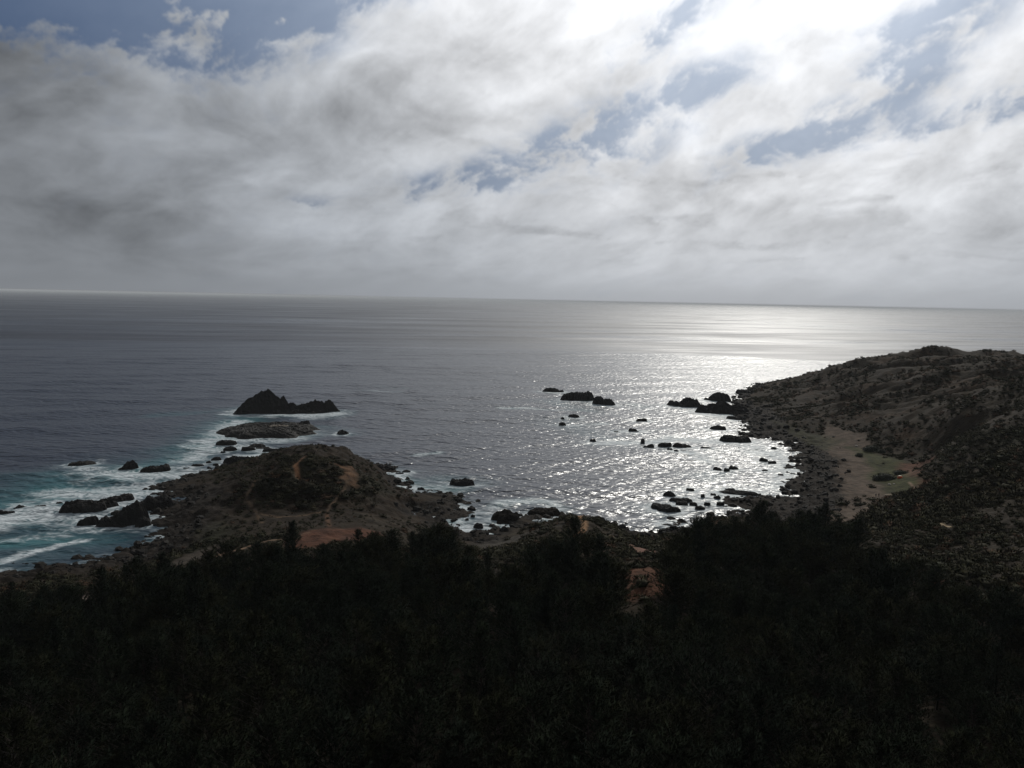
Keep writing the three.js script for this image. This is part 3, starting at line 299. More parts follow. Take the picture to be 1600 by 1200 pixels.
// ---------------------------------------------------------------- ground
const TX = { x0: -350, z1: 50, size: 1100 };
const zones = (x, z, d, h, n, n2_) => {
  // returns linear colour of the bare surface
  const bay = inBay(x, z);
  let c = [0.021, 0.0150, 0.0088];                                // dry scrub soil
  const blend = (t, r, g, b) => { c[0] = mix(c[0], r, t); c[1] = mix(c[1], g, t); c[2] = mix(c[2], b, t); };
  blend(smooth(-0.1, 0.35, n), 0.024, 0.019, 0.012);
  blend(smooth(-20, -40, x) * smooth(-240, -262, z) * 0.8, 0.0150 + n * 0.012, 0.0092 + n * 0.007, 0.0047 + n * 0.004);   // darker heath soil on the point
  blend(smooth(0.05, 0.4, n2_) * 0.7, 0.015, 0.018, 0.009);     // greener patches
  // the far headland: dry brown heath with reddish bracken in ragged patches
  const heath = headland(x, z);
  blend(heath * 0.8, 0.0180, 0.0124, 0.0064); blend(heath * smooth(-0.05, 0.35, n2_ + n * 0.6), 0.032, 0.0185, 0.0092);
  const p = platform(x, z, d);
  blend(p * (1 - smooth(7, 11, h)), 0.0165 + n * 0.012, 0.0126 + n * 0.009, 0.0094 + n * 0.007);  // wet dark rock
  for (const e of EARTH) {
    let q = e.line ? lineDist(e.line, x, z) - e.w : Math.max(...[0]) ;
    if (!e.line) { if (Math.abs(x - e.cx) > e.far || Math.abs(z - e.cz) > e.far) continue; q = lineDist([...e.poly, e.poly[0]], x, z) * (inside(e.poly, x, z) ? -1 : 1); }
    const t = (1 - smooth(-e.soft, e.soft, q + n * e.rag + n2_ * e.rag)) * (e.top ? 1 - smooth(e.top, e.top + 2, h + n * 3) : 1);
    if (t > 0) blend(t * (e.a ?? 1), e.c[0] * (1 + n * 0.5), e.c[1] * (1 + n * 0.5), e.c[2] * (1 + n * 0.5));
  }
  return c;
};
for (const e of EARTH) if (e.poly) { const xs = e.poly.map((p) => p[0]), zs = e.poly.map((p) => p[1]); e.cx = (Math.min(...xs) + Math.max(...xs)) / 2; e.cz = (Math.min(...zs) + Math.max(...zs)) / 2; e.far = Math.max(Math.max(...xs) - Math.min(...xs), Math.max(...zs) - Math.min(...zs)) / 2 + e.soft + e.rag + 3; }
{
  const N = 2048, m = TX.size / N, col = new Uint8Array(N * N * 4);
  for (let j = 0; j < N; j++) for (let i = 0; i < N; i++) {
    const x = TX.x0 + (i + 0.5) * m, z = TX.z1 - (j + 0.5) * m, o = (j * N + i) * 4;
    const s = sample(sdf, x, z); if (s < -20) { col[o] = col[o + 1] = col[o + 2] = 40; col[o + 3] = 255; continue; }
    const n = fbm2(x * 0.09, z * 0.09, 5), q = fbm2(x * 0.025 + 11, z * 0.025, 4), fine = n2(x * 0.9, z * 0.9) * 0.5 + n2(x * 0.37, z * 0.37) * 0.5;
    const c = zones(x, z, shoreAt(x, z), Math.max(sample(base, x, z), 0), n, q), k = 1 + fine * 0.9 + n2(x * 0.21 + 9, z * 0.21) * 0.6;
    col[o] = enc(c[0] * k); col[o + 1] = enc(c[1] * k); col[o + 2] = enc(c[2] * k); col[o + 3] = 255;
  }
  const map = tex(N, N, col, true); map.wrapS = map.wrapT = THREE.ClampToEdgeWrapping;
  const B = 512, bd = new Uint8Array(B * B * 4); const per = (x, y, f) => { let s = 0; for (const [a, b] of [[0, 0], [1, 0], [0, 1], [1, 1]]) s += n2((x - a) * f, (y - b) * f) * Math.abs((1 - a) - x) * 0 + n2((x - a) * f + 3, (y - b) * f + 5) * (a ? x : 1 - x) * (b ? y : 1 - y); return s; };
  for (let j = 0; j < B; j++) for (let i = 0; i < B; i++) { const x = i / B, y = j / B, v = 128 + 120 * (per(x, y, 12) + per(x, y, 30) * 0.6 + per(x, y, 70) * 0.4); bd.fill(clamp(v, 0, 255), (j * B + i) * 4, (j * B + i) * 4 + 3); bd[(j * B + i) * 4 + 3] = 255; }
  const bump = tex(B, B, bd); bump.repeat.set(TX.size / 24, TX.size / 24);
  const angs = []; for (let a = -75; a < -39; a += 2) angs.push(a); for (let a = -39; a < 39; a += 0.14) angs.push(a); for (let a = 39; a <= 75; a += 2) angs.push(a);
  const rads = []; for (let r = 6; r < 150; r *= 1.03) rads.push(r); for (let r = 150; r < 620; r *= 1.0042) rads.push(r); for (let r = 620; r < 1120; r *= 1.006) rads.push(r);
  const NA = angs.length, NR = rads.length, P = new Float32Array(NA * NR * 3), UV = new Float32Array(NA * NR * 2), I = [];
  for (let j = 0; j < NR; j++) for (let i = 0; i < NA; i++) {
    const r = rads[j], t = angs[i] * RAD, x = Math.sin(t) * r, z = -Math.cos(t) * r, o = j * NA + i;
    P[o * 3] = x; P[o * 3 + 1] = ground(x, z); P[o * 3 + 2] = z; UV[o * 2] = (x - TX.x0) / TX.size; UV[o * 2 + 1] = (TX.z1 - z) / TX.size;
  }
  for (let j = 0; j < NR - 1; j++) for (let i = 0; i < NA - 1; i++) { const a = j * NA + i, b = a + 1, c = a + NA, d = c + 1; if (Math.max(P[a * 3 + 1], P[b * 3 + 1], P[c * 3 + 1], P[d * 3 + 1]) > -1.6) I.push(a, b, c, b, d, c); }
  const g = new THREE.BufferGeometry(); g.setAttribute('position', new THREE.BufferAttribute(P, 3)); g.setAttribute('uv', new THREE.BufferAttribute(UV, 2)); g.setIndex(I); g.computeVertexNormals();
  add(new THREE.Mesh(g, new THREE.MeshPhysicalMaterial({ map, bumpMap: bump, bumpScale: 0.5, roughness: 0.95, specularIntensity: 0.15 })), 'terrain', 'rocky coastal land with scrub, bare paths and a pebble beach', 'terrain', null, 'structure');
  console.log('terrain tris', I.length / 3);
}

// ---------------------------------------------------------------- rocks standing in the sea
const rockTex = (() => {
  const N = 512, c = new Uint8Array(N * N * 4), b = new Uint8Array(N * N * 4);
  for (let j = 0; j < N; j++) for (let i = 0; i < N; i++) { const x = i / N * 24, y = j / N * 24, o = (j * N + i) * 4, v = fbm2(x * 0.5, y * 0.5, 5), q = ridge2(x * 0.8, y * 2.2, 4), k = 0.0165 * (1 + v * 0.9 + (q - 0.5) * 0.5); c[o] = enc(k * 1.10); c[o + 1] = enc(k); c[o + 2] = enc(k * 0.90); c[o + 3] = 255; bd(b, o, 128 + v * 120 + (q - 0.5) * 130); }
  function bd(b, o, v) { b[o] = b[o + 1] = b[o + 2] = clamp(v, 0, 255); b[o + 3] = 255; }
  return [tex(N, N, c, true), tex(N, N, b)];
})();
const rockMat = new THREE.MeshPhysicalMaterial({ map: rockTex[0], bumpMap: rockTex[1], bumpScale: 0.5, roughness: 0.8, specularIntensity: 0.4, flatShading: true });
const rockDry = new THREE.MeshPhysicalMaterial({ map: rockTex[0], bumpMap: rockTex[1], bumpScale: 0.5, roughness: 0.92, specularIntensity: 0.2, flatShading: true, color: lin(1.2, 1.08, 0.92) });
const rockStained = rockMat.clone(); rockStained.vertexColors = true; rockStained.color = lin(0.62, 0.58, 0.50);   // bird droppings whiten a slab of it
// a rock as a closed, craggy heightfield over a ragged footprint: w across, dep deep, peaks [u, v, height, reach] in half widths
function rockGeometry(w, dep, h, seed, peaks, turn = 0, cells = 1, stain = null, sharp = 0.5) {
  const K = [];
  const NR = Math.round(10 * cells) + 4, NS = Math.round(26 * cells) + 10, P = [], UV = [], I = [], s = seed * 13.7;
  const yAt = (u, v, x, z, rim) => {
    let y = 0;
    for (const [pu, pv, ph, pr] of peaks) { const q = Math.hypot(u - pu, (v - pv) * 0.8) / pr; y = Math.max(y, ph * Math.pow(Math.max(0, 1 - q), sharp)); }
    const f = 6 / Math.max(w, 5), crag = (ridge2(x * 0.22 * Math.sqrt(f) + s, z * 0.3 + s, 5) - 0.5) * 0.75 + fbm2(x * 0.5 + s, z * 0.5, 3) * 0.35, chip = (ridge2(x * 0.6 - s, z * 0.75 + s, 3) - 0.5) * Math.min(1.6, 0.4 + h * 0.16);
    const e = 1 - smooth(0.72, 1, rim);
    return (y * h + crag * h * (h > 12 ? 0.5 : 0.8) + chip) * e + (h > 12 ? 0.05 : 0.2) * h * e - 1.3 * (1 - e) - (1 - e) * 0.2;
  };
  for (let j = 0; j <= NR; j++) for (let i = 0; i < NS; i++) {
    const t = i / NS * 2 * Math.PI, ra = 1 + fbm2(Math.cos(t) * 1.3 + s, Math.sin(t) * 1.3 - s, 3) * 0.55 + n2(Math.cos(t) * 4 + s, Math.sin(t) * 4) * 0.16, q = j / NR, rim = Math.pow(q, 0.9), u = Math.cos(t) * rim * ra, v = Math.sin(t) * rim * ra;
    const x = u * w / 2, z = v * dep / 2, y = yAt(u, v, x, z, rim);
    P.push(x + n2(x * 0.6 + s, y * 0.9) * 0.25, y, z + n2(z * 0.6 - s, y * 0.9 + s) * 0.25); UV.push((x + y * 0.6 + seed * 3.3) / 24, (z + y * 0.8 + seed * 1.7) / 24);
    if (stain) { const q = Math.hypot((u - stain[0]) / stain[2], (v - stain[1]) / stain[3]) + fbm2(x * 0.25, z * 0.25, 4) * 0.9, k = mix(16, 1, smooth(0.7, 1.0, q)); K.push(k, k, k * 1.02); }
    if (j < NR) { const a = j * NS + i, b = j * NS + (i + 1) % NS; I.push(a, b, a + NS, b, b + NS, a + NS); }
  }
  const g = new THREE.BufferGeometry(); g.setAttribute('position', new THREE.Float32BufferAttribute(P, 3)); g.setAttribute('uv', new THREE.Float32BufferAttribute(UV, 2)); if (stain) g.setAttribute('color', new THREE.Float32BufferAttribute(K, 3)); g.setIndex(I); g.computeVertexNormals(); g.rotateY(turn); return g;
}
const faceEye = (x, z) => Math.atan2(-x, -z);                // long axis square to the line from the drone
let rockSeed = 1;
function rock(x, z, w, dep, h, label, group, peaks, material = rockMat, name = 'sea_rock', cells, stain, sharp) {
  const sd = rockSeed++, r = rng(sd * 101);
  if (!peaks) { peaks = []; const n = 2 + Math.floor(r() * 3); for (let i = 0; i < n; i++) peaks.push([(r() - 0.5) * 1.1, (r() - 0.5) * 0.6, 0.55 + r() * 0.45, 0.6 + r() * 0.6]); }
  const m = new THREE.Mesh(rockGeometry(w * 1.16, dep, h, sd, peaks, Math.atan2(x, -z) * -1, cells ?? clamp(w / 8, 0.7, 2.4), stain, sharp), material);
  m.position.set(x, 0, z);
  return add(m, name, label, 'rock', group);
}
for (const r of ROCKS.left) rock(...r, 'small dark rock awash in the turquoise surf beside the mound headland', 'small rocks in the turquoise surf');
for (const r of ROCKS.bay) rock(...r, 'small low black rock in the glittering water of the bay', 'small rocks in the glittering bay');
for (const r of ROCKS.baynear) rock(...r, 'flat dark reef rock just off the wooded cape in the bay', 'reef rocks off the wooded cape');
for (const r of ROCKS.point) rock(...r, 'small dark rock in the foam against the bay shore of the mound', 'small rocks by the bay shore of the mound');
const bigLabels = ['long brown-black reef rock lying in white foam by the turquoise surf', 'low flat rock behind the blocky one at the edge of the surf', 'tall blocky dark rock standing in the turquoise surf close to shore', 'dark block of rock touching the surf-side shore of the mound headland', 'rounded black boulder among white pools below the mound', 'ragged black rock tucked behind the top of the mound', 'low dark rock between the white pools and the flat islet', 'flat black reef joining the flat islet to the white pools'];
ROCKS.leftbig.forEach((r, i) => rock(r[0], r[1], r[2], r[3], r[4] * 0.72, bigLabels[i]));
const specialLabels = ['small outlying dark rock with a thin tail, beyond the blunt block', 'blunt dark block of rock with one sheer side, in open water', 'pointed wedge of dark rock beside the blunt block in open water', 'low dark seaward end of the long rock ridge off the headland tip', 'long dark jagged ridge of rock pointing from the headland into the glitter', 'sharp pyramid rock in the glitter beside the headland tip', 'small dark rock close against the headland cliff', 'round dark rock ringed with foam, alone off the bay shore of the mound', 'brown rounded slab of rock in foam below the path headland', 'large brown boulder at the mouth of the small foaming cove'];
const specialPeaks = [[[-0.2, 0, 1, 0.7], [0.6, 0, 0.4, 0.35]], [[0.55, 0, 1, 0.75], [-0.1, 0, 0.9, 0.9], [-0.6, 0, 0.6, 0.5]], [[-0.45, 0, 1, 0.6], [0.2, 0, 0.6, 0.8]], [[0.3, 0, 1, 0.5], [-0.6, 0, 0.3, 0.5], [0.75, 0, 0.7, 0.4]], [[0.0, 0, 1, 0.4], [-0.3, 0, 0.7, 0.35], [0.5, 0.1, 0.6, 0.45], [-0.7, 0, 0.5, 0.4], [0.85, 0, 0.35, 0.3]], [[0.15, 0, 1.15, 0.8], [-0.15, 0, 0.8, 0.5]]];
ROCKS.special.forEach((r, i) => rock(r[0], r[1], r[2] * (i < 6 ? 1.08 : 1.2), r[3] * (i < 6 ? 1 : 1.4), r[4] * (i < 6 ? 0.82 : 0.62), specialLabels[i], null, specialPeaks[i], i > 7 ? rockDry : rockMat));
rock(-162, -561, 65, 25, 15.0, 'tall jagged sea stack with a sharp crest, a leaning pinnacle and a long lower shoulder', null, [[-0.37, 0, 1, 0.30], [-0.51, 0, 0.93, 0.30], [-0.68, 0, 0.60, 0.28], [-0.84, 0, 0.3, 0.2], [-0.22, 0, 0.62, 0.25], [-0.10, -0.1, 0.66, 0.11], [0.05, 0, 0.32, 0.2], [0.22, 0, 0.26, 0.2], [0.49, 0, 0.42, 0.28], [0.79, 0.05, 0.5, 0.22], [0.95, 0, 0.22, 0.15]], rockMat, 'sea_stack', 4, null, 0.6);
const islet = rock(-150, -482, 60, 62, 2.9, 'broad flat dark islet with a pale stained slab on top', null, [[-0.1, 0.4, 0.9, 0.9], [0.35, 0, 0.7, 0.7], [-0.5, 0, 0.6, 0.6], [0.1, -0.5, 0.5, 0.7]], rockStained, 'rock_islet', 4, [0.10, 0.0, 0.20, 0.17]);


// ---------------------------------------------------------------- loose boulders along the shore
const M4 = new THREE.Matrix4(), Q4 = new THREE.Quaternion(), E4 = new THREE.Euler(), V4 = new THREE.Vector3(), S4 = new THREE.Vector3();
const inForest = (x, z) => inside(FOREST, x, z);
const onEarth = (x, z) => { for (const e of EARTH) { if (e.line) { if (lineDist(e.line, x, z) < e.w + 0.6) return e; } else if (Math.abs(x - e.cx) < e.far && Math.abs(z - e.cz) < e.far && inside(e.poly, x, z)) return e; } return null; };
{
  const r = rng(404), g = new THREE.IcosahedronGeometry(1, 1); const p = g.attributes.position;
  for (let i = 0; i < p.count; i++) { const x = p.getX(i), y = p.getY(i), z = p.getZ(i), k = 1 + n3(x * 2.3 + 4, y * 2.3, z * 2.3) * 0.75; p.setXYZ(i, x * k, y * k * 0.75, z * k); }
  g.computeVertexNormals();
  const L = [];
  while (L.length < 6000) {
    const a = (r() * 78 - 39) * RAD, d = Math.sqrt(mix(190 * 190, 880 * 880, Math.pow(r(), 1.2))), x = Math.sin(a) * d, z = -Math.cos(a) * d, s = shoreAt(x, z);
    if (s < -7 || s > (inBay(x, z) > 0.5 ? 34 : 15) || inForest(x, z)) continue;
    const pl = platform(x, z, s), e = onEarth(x, z); if (r() > pl * (e ? 0.12 : 1)) continue;
    const y = ground(x, z); if (y < -1.1 || y > 7) continue;
    L.push([x, y, z, (0.14 + Math.pow(r(), 7) * 1.3) * (0.7 + d / 800)]);
  }
  const m = new THREE.InstancedMesh(g, new THREE.MeshPhysicalMaterial({ color: 0xffffff, roughness: 0.9, specularIntensity: 0.25, flatShading: true }), L.length), c = new THREE.Color();
  L.forEach(([x, y, z, s], i) => { E4.set(r() * 0.6, r() * 6.28, r() * 0.6); m.setMatrixAt(i, M4.compose(V4.set(x, y + s * 0.15, z), Q4.setFromEuler(E4), S4.set(s * (0.8 + r() * 0.6), s * (0.6 + r() * 0.5), s))); const k = 0.010 + r() * r() * 0.018; m.setColorAt(i, c.setRGB(k * 1.14, k, k * 0.86)); });
  add(m, 'shore_boulders', 'dark boulders and broken rock strewn along the waterline', 'boulders', null, 'stuff');
}

// ---------------------------------------------------------------- scrub
function bushGeometry(seed, leaves, size, core = 0.72) {         // a dome of small leaf sprays over a dark, twiggy core
  const r = rng(seed), P = [], N = [], dome = new THREE.IcosahedronGeometry(core, 1), dp = dome.attributes.position;
  for (let i = 0; i < dp.count; i++) { const x = dp.getX(i), y = dp.getY(i), z = dp.getZ(i), k = 1 + n3(x * 2 + seed, y * 2, z * 2) * 0.4; P.push(x * k, Math.max(y * k * 0.75 + 0.05, -0.15), z * k); N.push(x / core, y / core, z / core); }
  for (let i = 0; i < leaves; i++) {
    const a = r() * 6.283, y = Math.pow(r(), 0.8), q = Math.sqrt(1 - y * y), n = new THREE.Vector3(Math.cos(a) * q, y, Math.sin(a) * q), k = 0.68 + r() * 0.42 + n3(n.x * 2 + seed, n.y * 2, n.z * 2) * 0.25, c = n.clone().multiplyScalar(k); c.y *= 0.78;
    const out = n.clone().add(new THREE.Vector3(r() - 0.5, r() * 0.7, r() - 0.5)).normalize(), side = new THREE.Vector3(r() - 0.5, r() - 0.5, r() - 0.5).cross(out).normalize();
    const l = size * (0.6 + r() * 0.8), w = l * 0.32, tip = c.clone().addScaledVector(out, l), b1 = c.clone().addScaledVector(side, w), b2 = c.clone().addScaledVector(side, -w);
    for (const v of [b1, b2, tip]) { P.push(v.x, v.y, v.z); N.push(n.x, n.y, n.z); }
  }
  const g = new THREE.BufferGeometry(); g.setAttribute('position', new THREE.Float32BufferAttribute(P, 3)); g.setAttribute('normal', new THREE.Float32BufferAttribute(N, 3)); return g;
}
{
  const r = rng(808), L = [];
  const put = (x, z, s, k) => { const y = ground(x, z); if (y < 1.2) return; L.push([x, y, z, s, k]); };
  for (let tries = 0; tries < 230000; tries++) {
    const a = (r() * 80 - 40) * RAD, d = Math.sqrt(mix(150 * 150, 930 * 930, Math.pow(r(), 1.35))), x = Math.sin(a) * d, z = -Math.cos(a) * d;
    const sh = sample(sdf, x, z); if (sh < 6 || inForest(x, z)) continue;
    const s = shoreAt(x, z), pl = platform(x, z, s); if (s < 7 || r() < pl * 1.2) continue;
    { const e = onEarth(x, z); if (e && !(e.top && sample(base, x, z) > e.top) && r() > (e.a && e.a < 0.65 ? 0.7 : 0.03)) continue; }
    const b = sample(base, x, z), patch = fbm2(x * 0.035 + 5, z * 0.035, 3), mound = smooth(34, 12, Math.hypot(x + 78, z + 300)), spur = smooth(100, 130, x) * smooth(-345, -325, z) * smooth(-225, -240, z);
    if (b < 2) continue;
    const pen = smooth(-20, -40, x) * smooth(-240, -262, z), dense = clamp(mix(mix(0.5, 0.30, headland(x, z)), 0.34, pen) + patch * 1.6 + mound * 0.65 + spur * 0.7);
    if (r() > dense) continue;
    put(x, z, (0.45 + Math.pow(r(), 3) * 1.3) * (0.8 + 0.5 * r()) * (1 + 0.4 * spur + 0.3 * mound) * (pen ? mix(0.6, 1, mound) : 1), clamp(patch + 0.5 + (r() - 0.5) * 0.6));
  }
  const m = new THREE.InstancedMesh(bushGeometry(3, 70, 0.34), new THREE.MeshPhysicalMaterial({ color: 0xffffff, roughness: 0.95, specularIntensity: 0.2 }), L.length), c = new THREE.Color();
  L.forEach(([x, y, z, s, k], i) => {
    E4.set((r() - 0.5) * 0.3, r() * 6.28, (r() - 0.5) * 0.3); m.setMatrixAt(i, M4.compose(V4.set(x, y, z), Q4.setFromEuler(E4), S4.set(s * (0.8 + r() * 0.5), s * (0.6 + r() * 0.5), s * (0.8 + r() * 0.5))));
    const red = r() < 0.05 + headland(x, z) * 0.16 ? 1 : 0, v = 0.75 + r() * 0.5;
    m.setColorAt(i, red ? c.setRGB(0.058 * v, 0.034 * v, 0.020 * v) : c.setRGB(mix(0.034, 0.021, k) * v, mix(0.0285, 0.0225, k) * v, mix(0.016, 0.0108, k) * v));
  });
  add(m, 'scrub', 'low dark coastal scrub covering the mound, spurs and headland', 'scrub', null, 'stuff');
  console.log('scrub', L.length);
}

// ---------------------------------------------------------------- forest
const barkMat = new THREE.MeshStandardMaterial({ color: lin(0.035, 0.026, 0.019), roughness: 0.95 });
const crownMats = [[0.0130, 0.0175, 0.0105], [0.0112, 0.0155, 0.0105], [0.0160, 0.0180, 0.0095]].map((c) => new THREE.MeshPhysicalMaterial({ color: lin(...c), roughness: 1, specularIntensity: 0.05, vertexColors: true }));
function makePine(seed, H, R, round = 1.6) {                                 // [trunk with limbs, crown of needle sprays]
  const r = rng(seed), wood = [], P = [], N = [], K = [];
  const limb = (a, b, ra, rb, sides) => { const d = b.clone().sub(a), g = new THREE.CylinderGeometry(rb, ra, d.length(), sides, 1, true); g.translate(0, d.length() / 2, 0); g.applyQuaternion(new THREE.Quaternion().setFromUnitVectors(new THREE.Vector3(0, 1, 0), d.normalize())); g.translate(a.x, a.y, a.z); wood.push(g); };
  const bend = new THREE.Vector3((r() - 0.5) * 0.7, 0, (r() - 0.5) * 0.7), stem = (t) => new THREE.Vector3(bend.x * t * t, H * t, bend.z * t * t);
  for (let i = 0; i < 5; i++) limb(stem(i / 5), stem((i + 1) / 5), 0.20 * (1 - i / 5.4) * H / 11, 0.20 * (1 - (i + 1) / 5.4) * H / 11, 7);
  const spray = (c, dir, l, shade) => {
    for (let k = 0; k < 10; k++) {
      const o = dir.clone().multiplyScalar(0.55).add(new THREE.Vector3(r() - 0.5, r() * 0.8 - 0.35, r() - 0.5).multiplyScalar(1.9)).normalize(), sd = new THREE.Vector3(r() - 0.5, r() - 0.5, r() - 0.5).cross(o).normalize(), len = l * (0.5 + r() * 0.8), w = len * 0.10, q = c.clone().addScaledVector(dir, (r() - 0.6) * l * 0.8);
      const n = o.clone().lerp(new THREE.Vector3(0, 1, 0), 0.35).normalize();
      for (const v of [q.clone().addScaledVector(sd, w), q.clone().addScaledVector(sd, -w), q.clone().addScaledVector(o, len)]) { P.push(v.x, v.y, v.z); N.push(n.x, n.y, n.z); K.push(shade, shade, shade); }
    }
  };
  const whorls = 15;
  for (let i = 0; i < whorls; i++) {
    const t = mix(0.20, 0.97, i / (whorls - 1)), y0 = stem(t), nb = 5 + Math.floor(r() * 2), a0 = r() * 6.28;
    for (let b = 0; b < nb; b++) {
      const a = a0 + b / nb * 6.283 + (r() - 0.5) * 0.6, prof = Math.pow(1 - Math.pow(t, round), 0.7) * (0.6 + 0.4 * smooth(0.15, 0.4, t)), L = (R * prof + 0.35) * (0.65 + r() * 0.55), rise = mix(0.12, 0.95, t) + (r() - 0.5) * 0.3;
      const dir = new THREE.Vector3(Math.cos(a), rise, Math.sin(a)).normalize(), end = y0.clone().addScaledVector(dir, L); end.y += L * 0.12;
      limb(y0, end, 0.05, 0.015, 3);
      const ns = 3 + Math.round(L * 1.4), shade = 0.75 + r() * 0.55;
      for (let s = 0; s < ns; s++) { const q = mix(0.35, 1.02, s / (ns - 1)), c = y0.clone().lerp(end, q); c.x += (r() - 0.5) * 0.5; c.z += (r() - 0.5) * 0.5; spray(c, dir.clone().add(new THREE.Vector3(0, 0.35, 0)).normalize(), 0.50, shade * (0.9 + r() * 0.2)); }
    }
  }
  for (let s = 0; s < 4; s++) spray(stem(0.93 + s * 0.03), new THREE.Vector3(0, 1, 0), 0.55, 1.05);
  const crown = new THREE.BufferGeometry(); crown.setAttribute('position', new THREE.Float32BufferAttribute(P, 3)); crown.setAttribute('normal', new THREE.Float32BufferAttribute(N, 3)); crown.setAttribute('color', new THREE.Float32BufferAttribute(K, 3));
  return [mergeGeometries(wood), crown];
}
{
  const kinds = [[11, 10.5, 3.7, 2.0], [12, 12, 2.9, 1.4], [13, 9, 4.3, 3.4], [14, 10.5, 3.9, 2.6], [15, 8, 4.0, 4.0], [16, 9.5, 3.6, 2.4]].map((a) => makePine(...a));
  const r = rng(2024), spots = [];
  for (let gx = -150; gx < 150; gx += 5.0) for (let gz = -245; gz < -12; gz += 5.0) {
    const x = gx + (r() - 0.5) * 3.8, z = gz + (r() - 0.5) * 3.8, d = Math.hypot(x, z), az = Math.atan2(x, -z) / RAD;
    if (!inForest(x, z) || Math.abs(az) > 42 || d < 34) continue;
    if (r() < 0.05) continue;
    const y = ground(x, z); if (y < 2) continue;
    spots.push({ x, y, z, s: 0.66 + Math.pow(r(), 1.3) * 0.52, t: r() * 6.28, k: Math.floor(Math.pow(r(), 0.8) * kinds.length * 0.999), m: Math.floor(r() * 3), d, az });
  }
  const shown = spots.filter((p) => Math.abs(p.az) < 36 && (EYE - p.y - 11) / p.d < 0.70).sort((a, b) => a.d - b.d).slice(0, 300), solo = new Set(shown);
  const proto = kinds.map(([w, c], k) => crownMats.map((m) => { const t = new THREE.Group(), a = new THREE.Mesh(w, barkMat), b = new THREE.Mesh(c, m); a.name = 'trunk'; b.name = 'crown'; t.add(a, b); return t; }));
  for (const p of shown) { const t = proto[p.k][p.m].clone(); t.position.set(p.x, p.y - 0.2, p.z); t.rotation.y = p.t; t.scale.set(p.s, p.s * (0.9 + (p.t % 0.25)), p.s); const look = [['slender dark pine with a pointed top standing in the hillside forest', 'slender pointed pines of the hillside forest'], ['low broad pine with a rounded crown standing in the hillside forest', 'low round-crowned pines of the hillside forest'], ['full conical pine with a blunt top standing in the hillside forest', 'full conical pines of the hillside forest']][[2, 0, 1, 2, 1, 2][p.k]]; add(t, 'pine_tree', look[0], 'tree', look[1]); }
  kinds.forEach(([w, c], k) => {
    const rest = spots.filter((p) => !solo.has(p) && p.k === k), both = mergeGeometries([w.index ? w.toNonIndexed() : w, c].map((g) => { const q = new THREE.BufferGeometry(); q.setAttribute('position', g.attributes.position); q.setAttribute('normal', g.attributes.normal); q.setAttribute('color', g.attributes.color ?? new THREE.Float32BufferAttribute(new Float32Array(g.attributes.position.count * 3).fill(0.9), 3)); return q; }));
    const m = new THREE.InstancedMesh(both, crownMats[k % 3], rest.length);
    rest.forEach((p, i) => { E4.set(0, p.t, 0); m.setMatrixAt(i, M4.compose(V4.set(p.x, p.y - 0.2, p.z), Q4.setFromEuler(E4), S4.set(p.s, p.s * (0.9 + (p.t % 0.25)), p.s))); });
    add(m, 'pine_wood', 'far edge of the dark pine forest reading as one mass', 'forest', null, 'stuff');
  });
  console.log('trees', spots.length, 'crown tris', kinds[0][1].attributes.position.count / 3);
}

// ---------------------------------------------------------------- single bushes on the bay flat
const bushMat = new THREE.MeshStandardMaterial({ color: lin(0.020, 0.024, 0.013), roughness: 0.95 }), bushBig = [bushGeometry(21, 700, 0.11, 0.86), bushGeometry(22, 700, 0.11, 0.86)];
[[178.3, -363.2, 11, 3.2, 6, 'wide rounded dark bush on the grass beside the orange tent'], [190.5, -372.5, 8, 2, 4, 'low dark bush just inland of the orange tent'], [192.4, -423.2, 4.2, 2, 3, 'small dark bush at the seaward edge of the bay grass'], [177.4, -335.2, 2.4, 1.4, 2, 'small solitary dark bush where the beach tracks meet'], [205.1, -436.5, 9, 3.2, 6, 'dark thicket at the foot of the headland slope, tallest of its row', 'thickets at the foot of the headland'], [208.1, -430.5, 5, 2.2, 4, 'smaller dark thicket next to the tall one below the headland slope', 'thickets at the foot of the headland']].forEach(([x, z, w, h, dep, label, group], i) => {
  const b = new THREE.Mesh(bushBig[i % 2], bushMat); b.position.set(x, ground(x, z) - 0.15, z); b.scale.set(w / 2, h / 0.78, dep / 2); b.rotation.y = Math.atan2(x, -z) * -1; add(b, 'round_bush', label, 'bush', group);
});

// ---------------------------------------------------------------- pale stones on the grass
{
  const mat = new THREE.MeshStandardMaterial({ color: lin(0.34, 0.31, 0.27), roughness: 0.9 });
  [[174.4, -351.2, 1.3, 'larger pale stone on the grass in front of the orange tent', 'pale stones on the bay flat'], [176.3, -350.8, 1.0, 'smaller pale stone on the grass in front of the orange tent', 'pale stones on the bay flat'], [202.5, -450.2, 1.4, 'white stone at the inner edge of the beach below the headland', 'pale stones on the bay flat']].forEach(([x, z, w, label, group], i) => { const g = new THREE.IcosahedronGeometry(w / 2, 2), p = g.attributes.position; for (let k = 0; k < p.count; k++) { const a = p.getX(k), b = p.getY(k), c = p.getZ(k), q = 1 + n3(a * 2 + i * 3, b * 2, c * 2) * 0.4; p.setXYZ(k, a * q, b * q * 0.65, c * q); } g.computeVertexNormals(); const s = new THREE.Mesh(g, mat); s.position.set(x, ground(x, z) + w * 0.18, z); add(s, 'pale_stone', label, 'stone', group); });
}

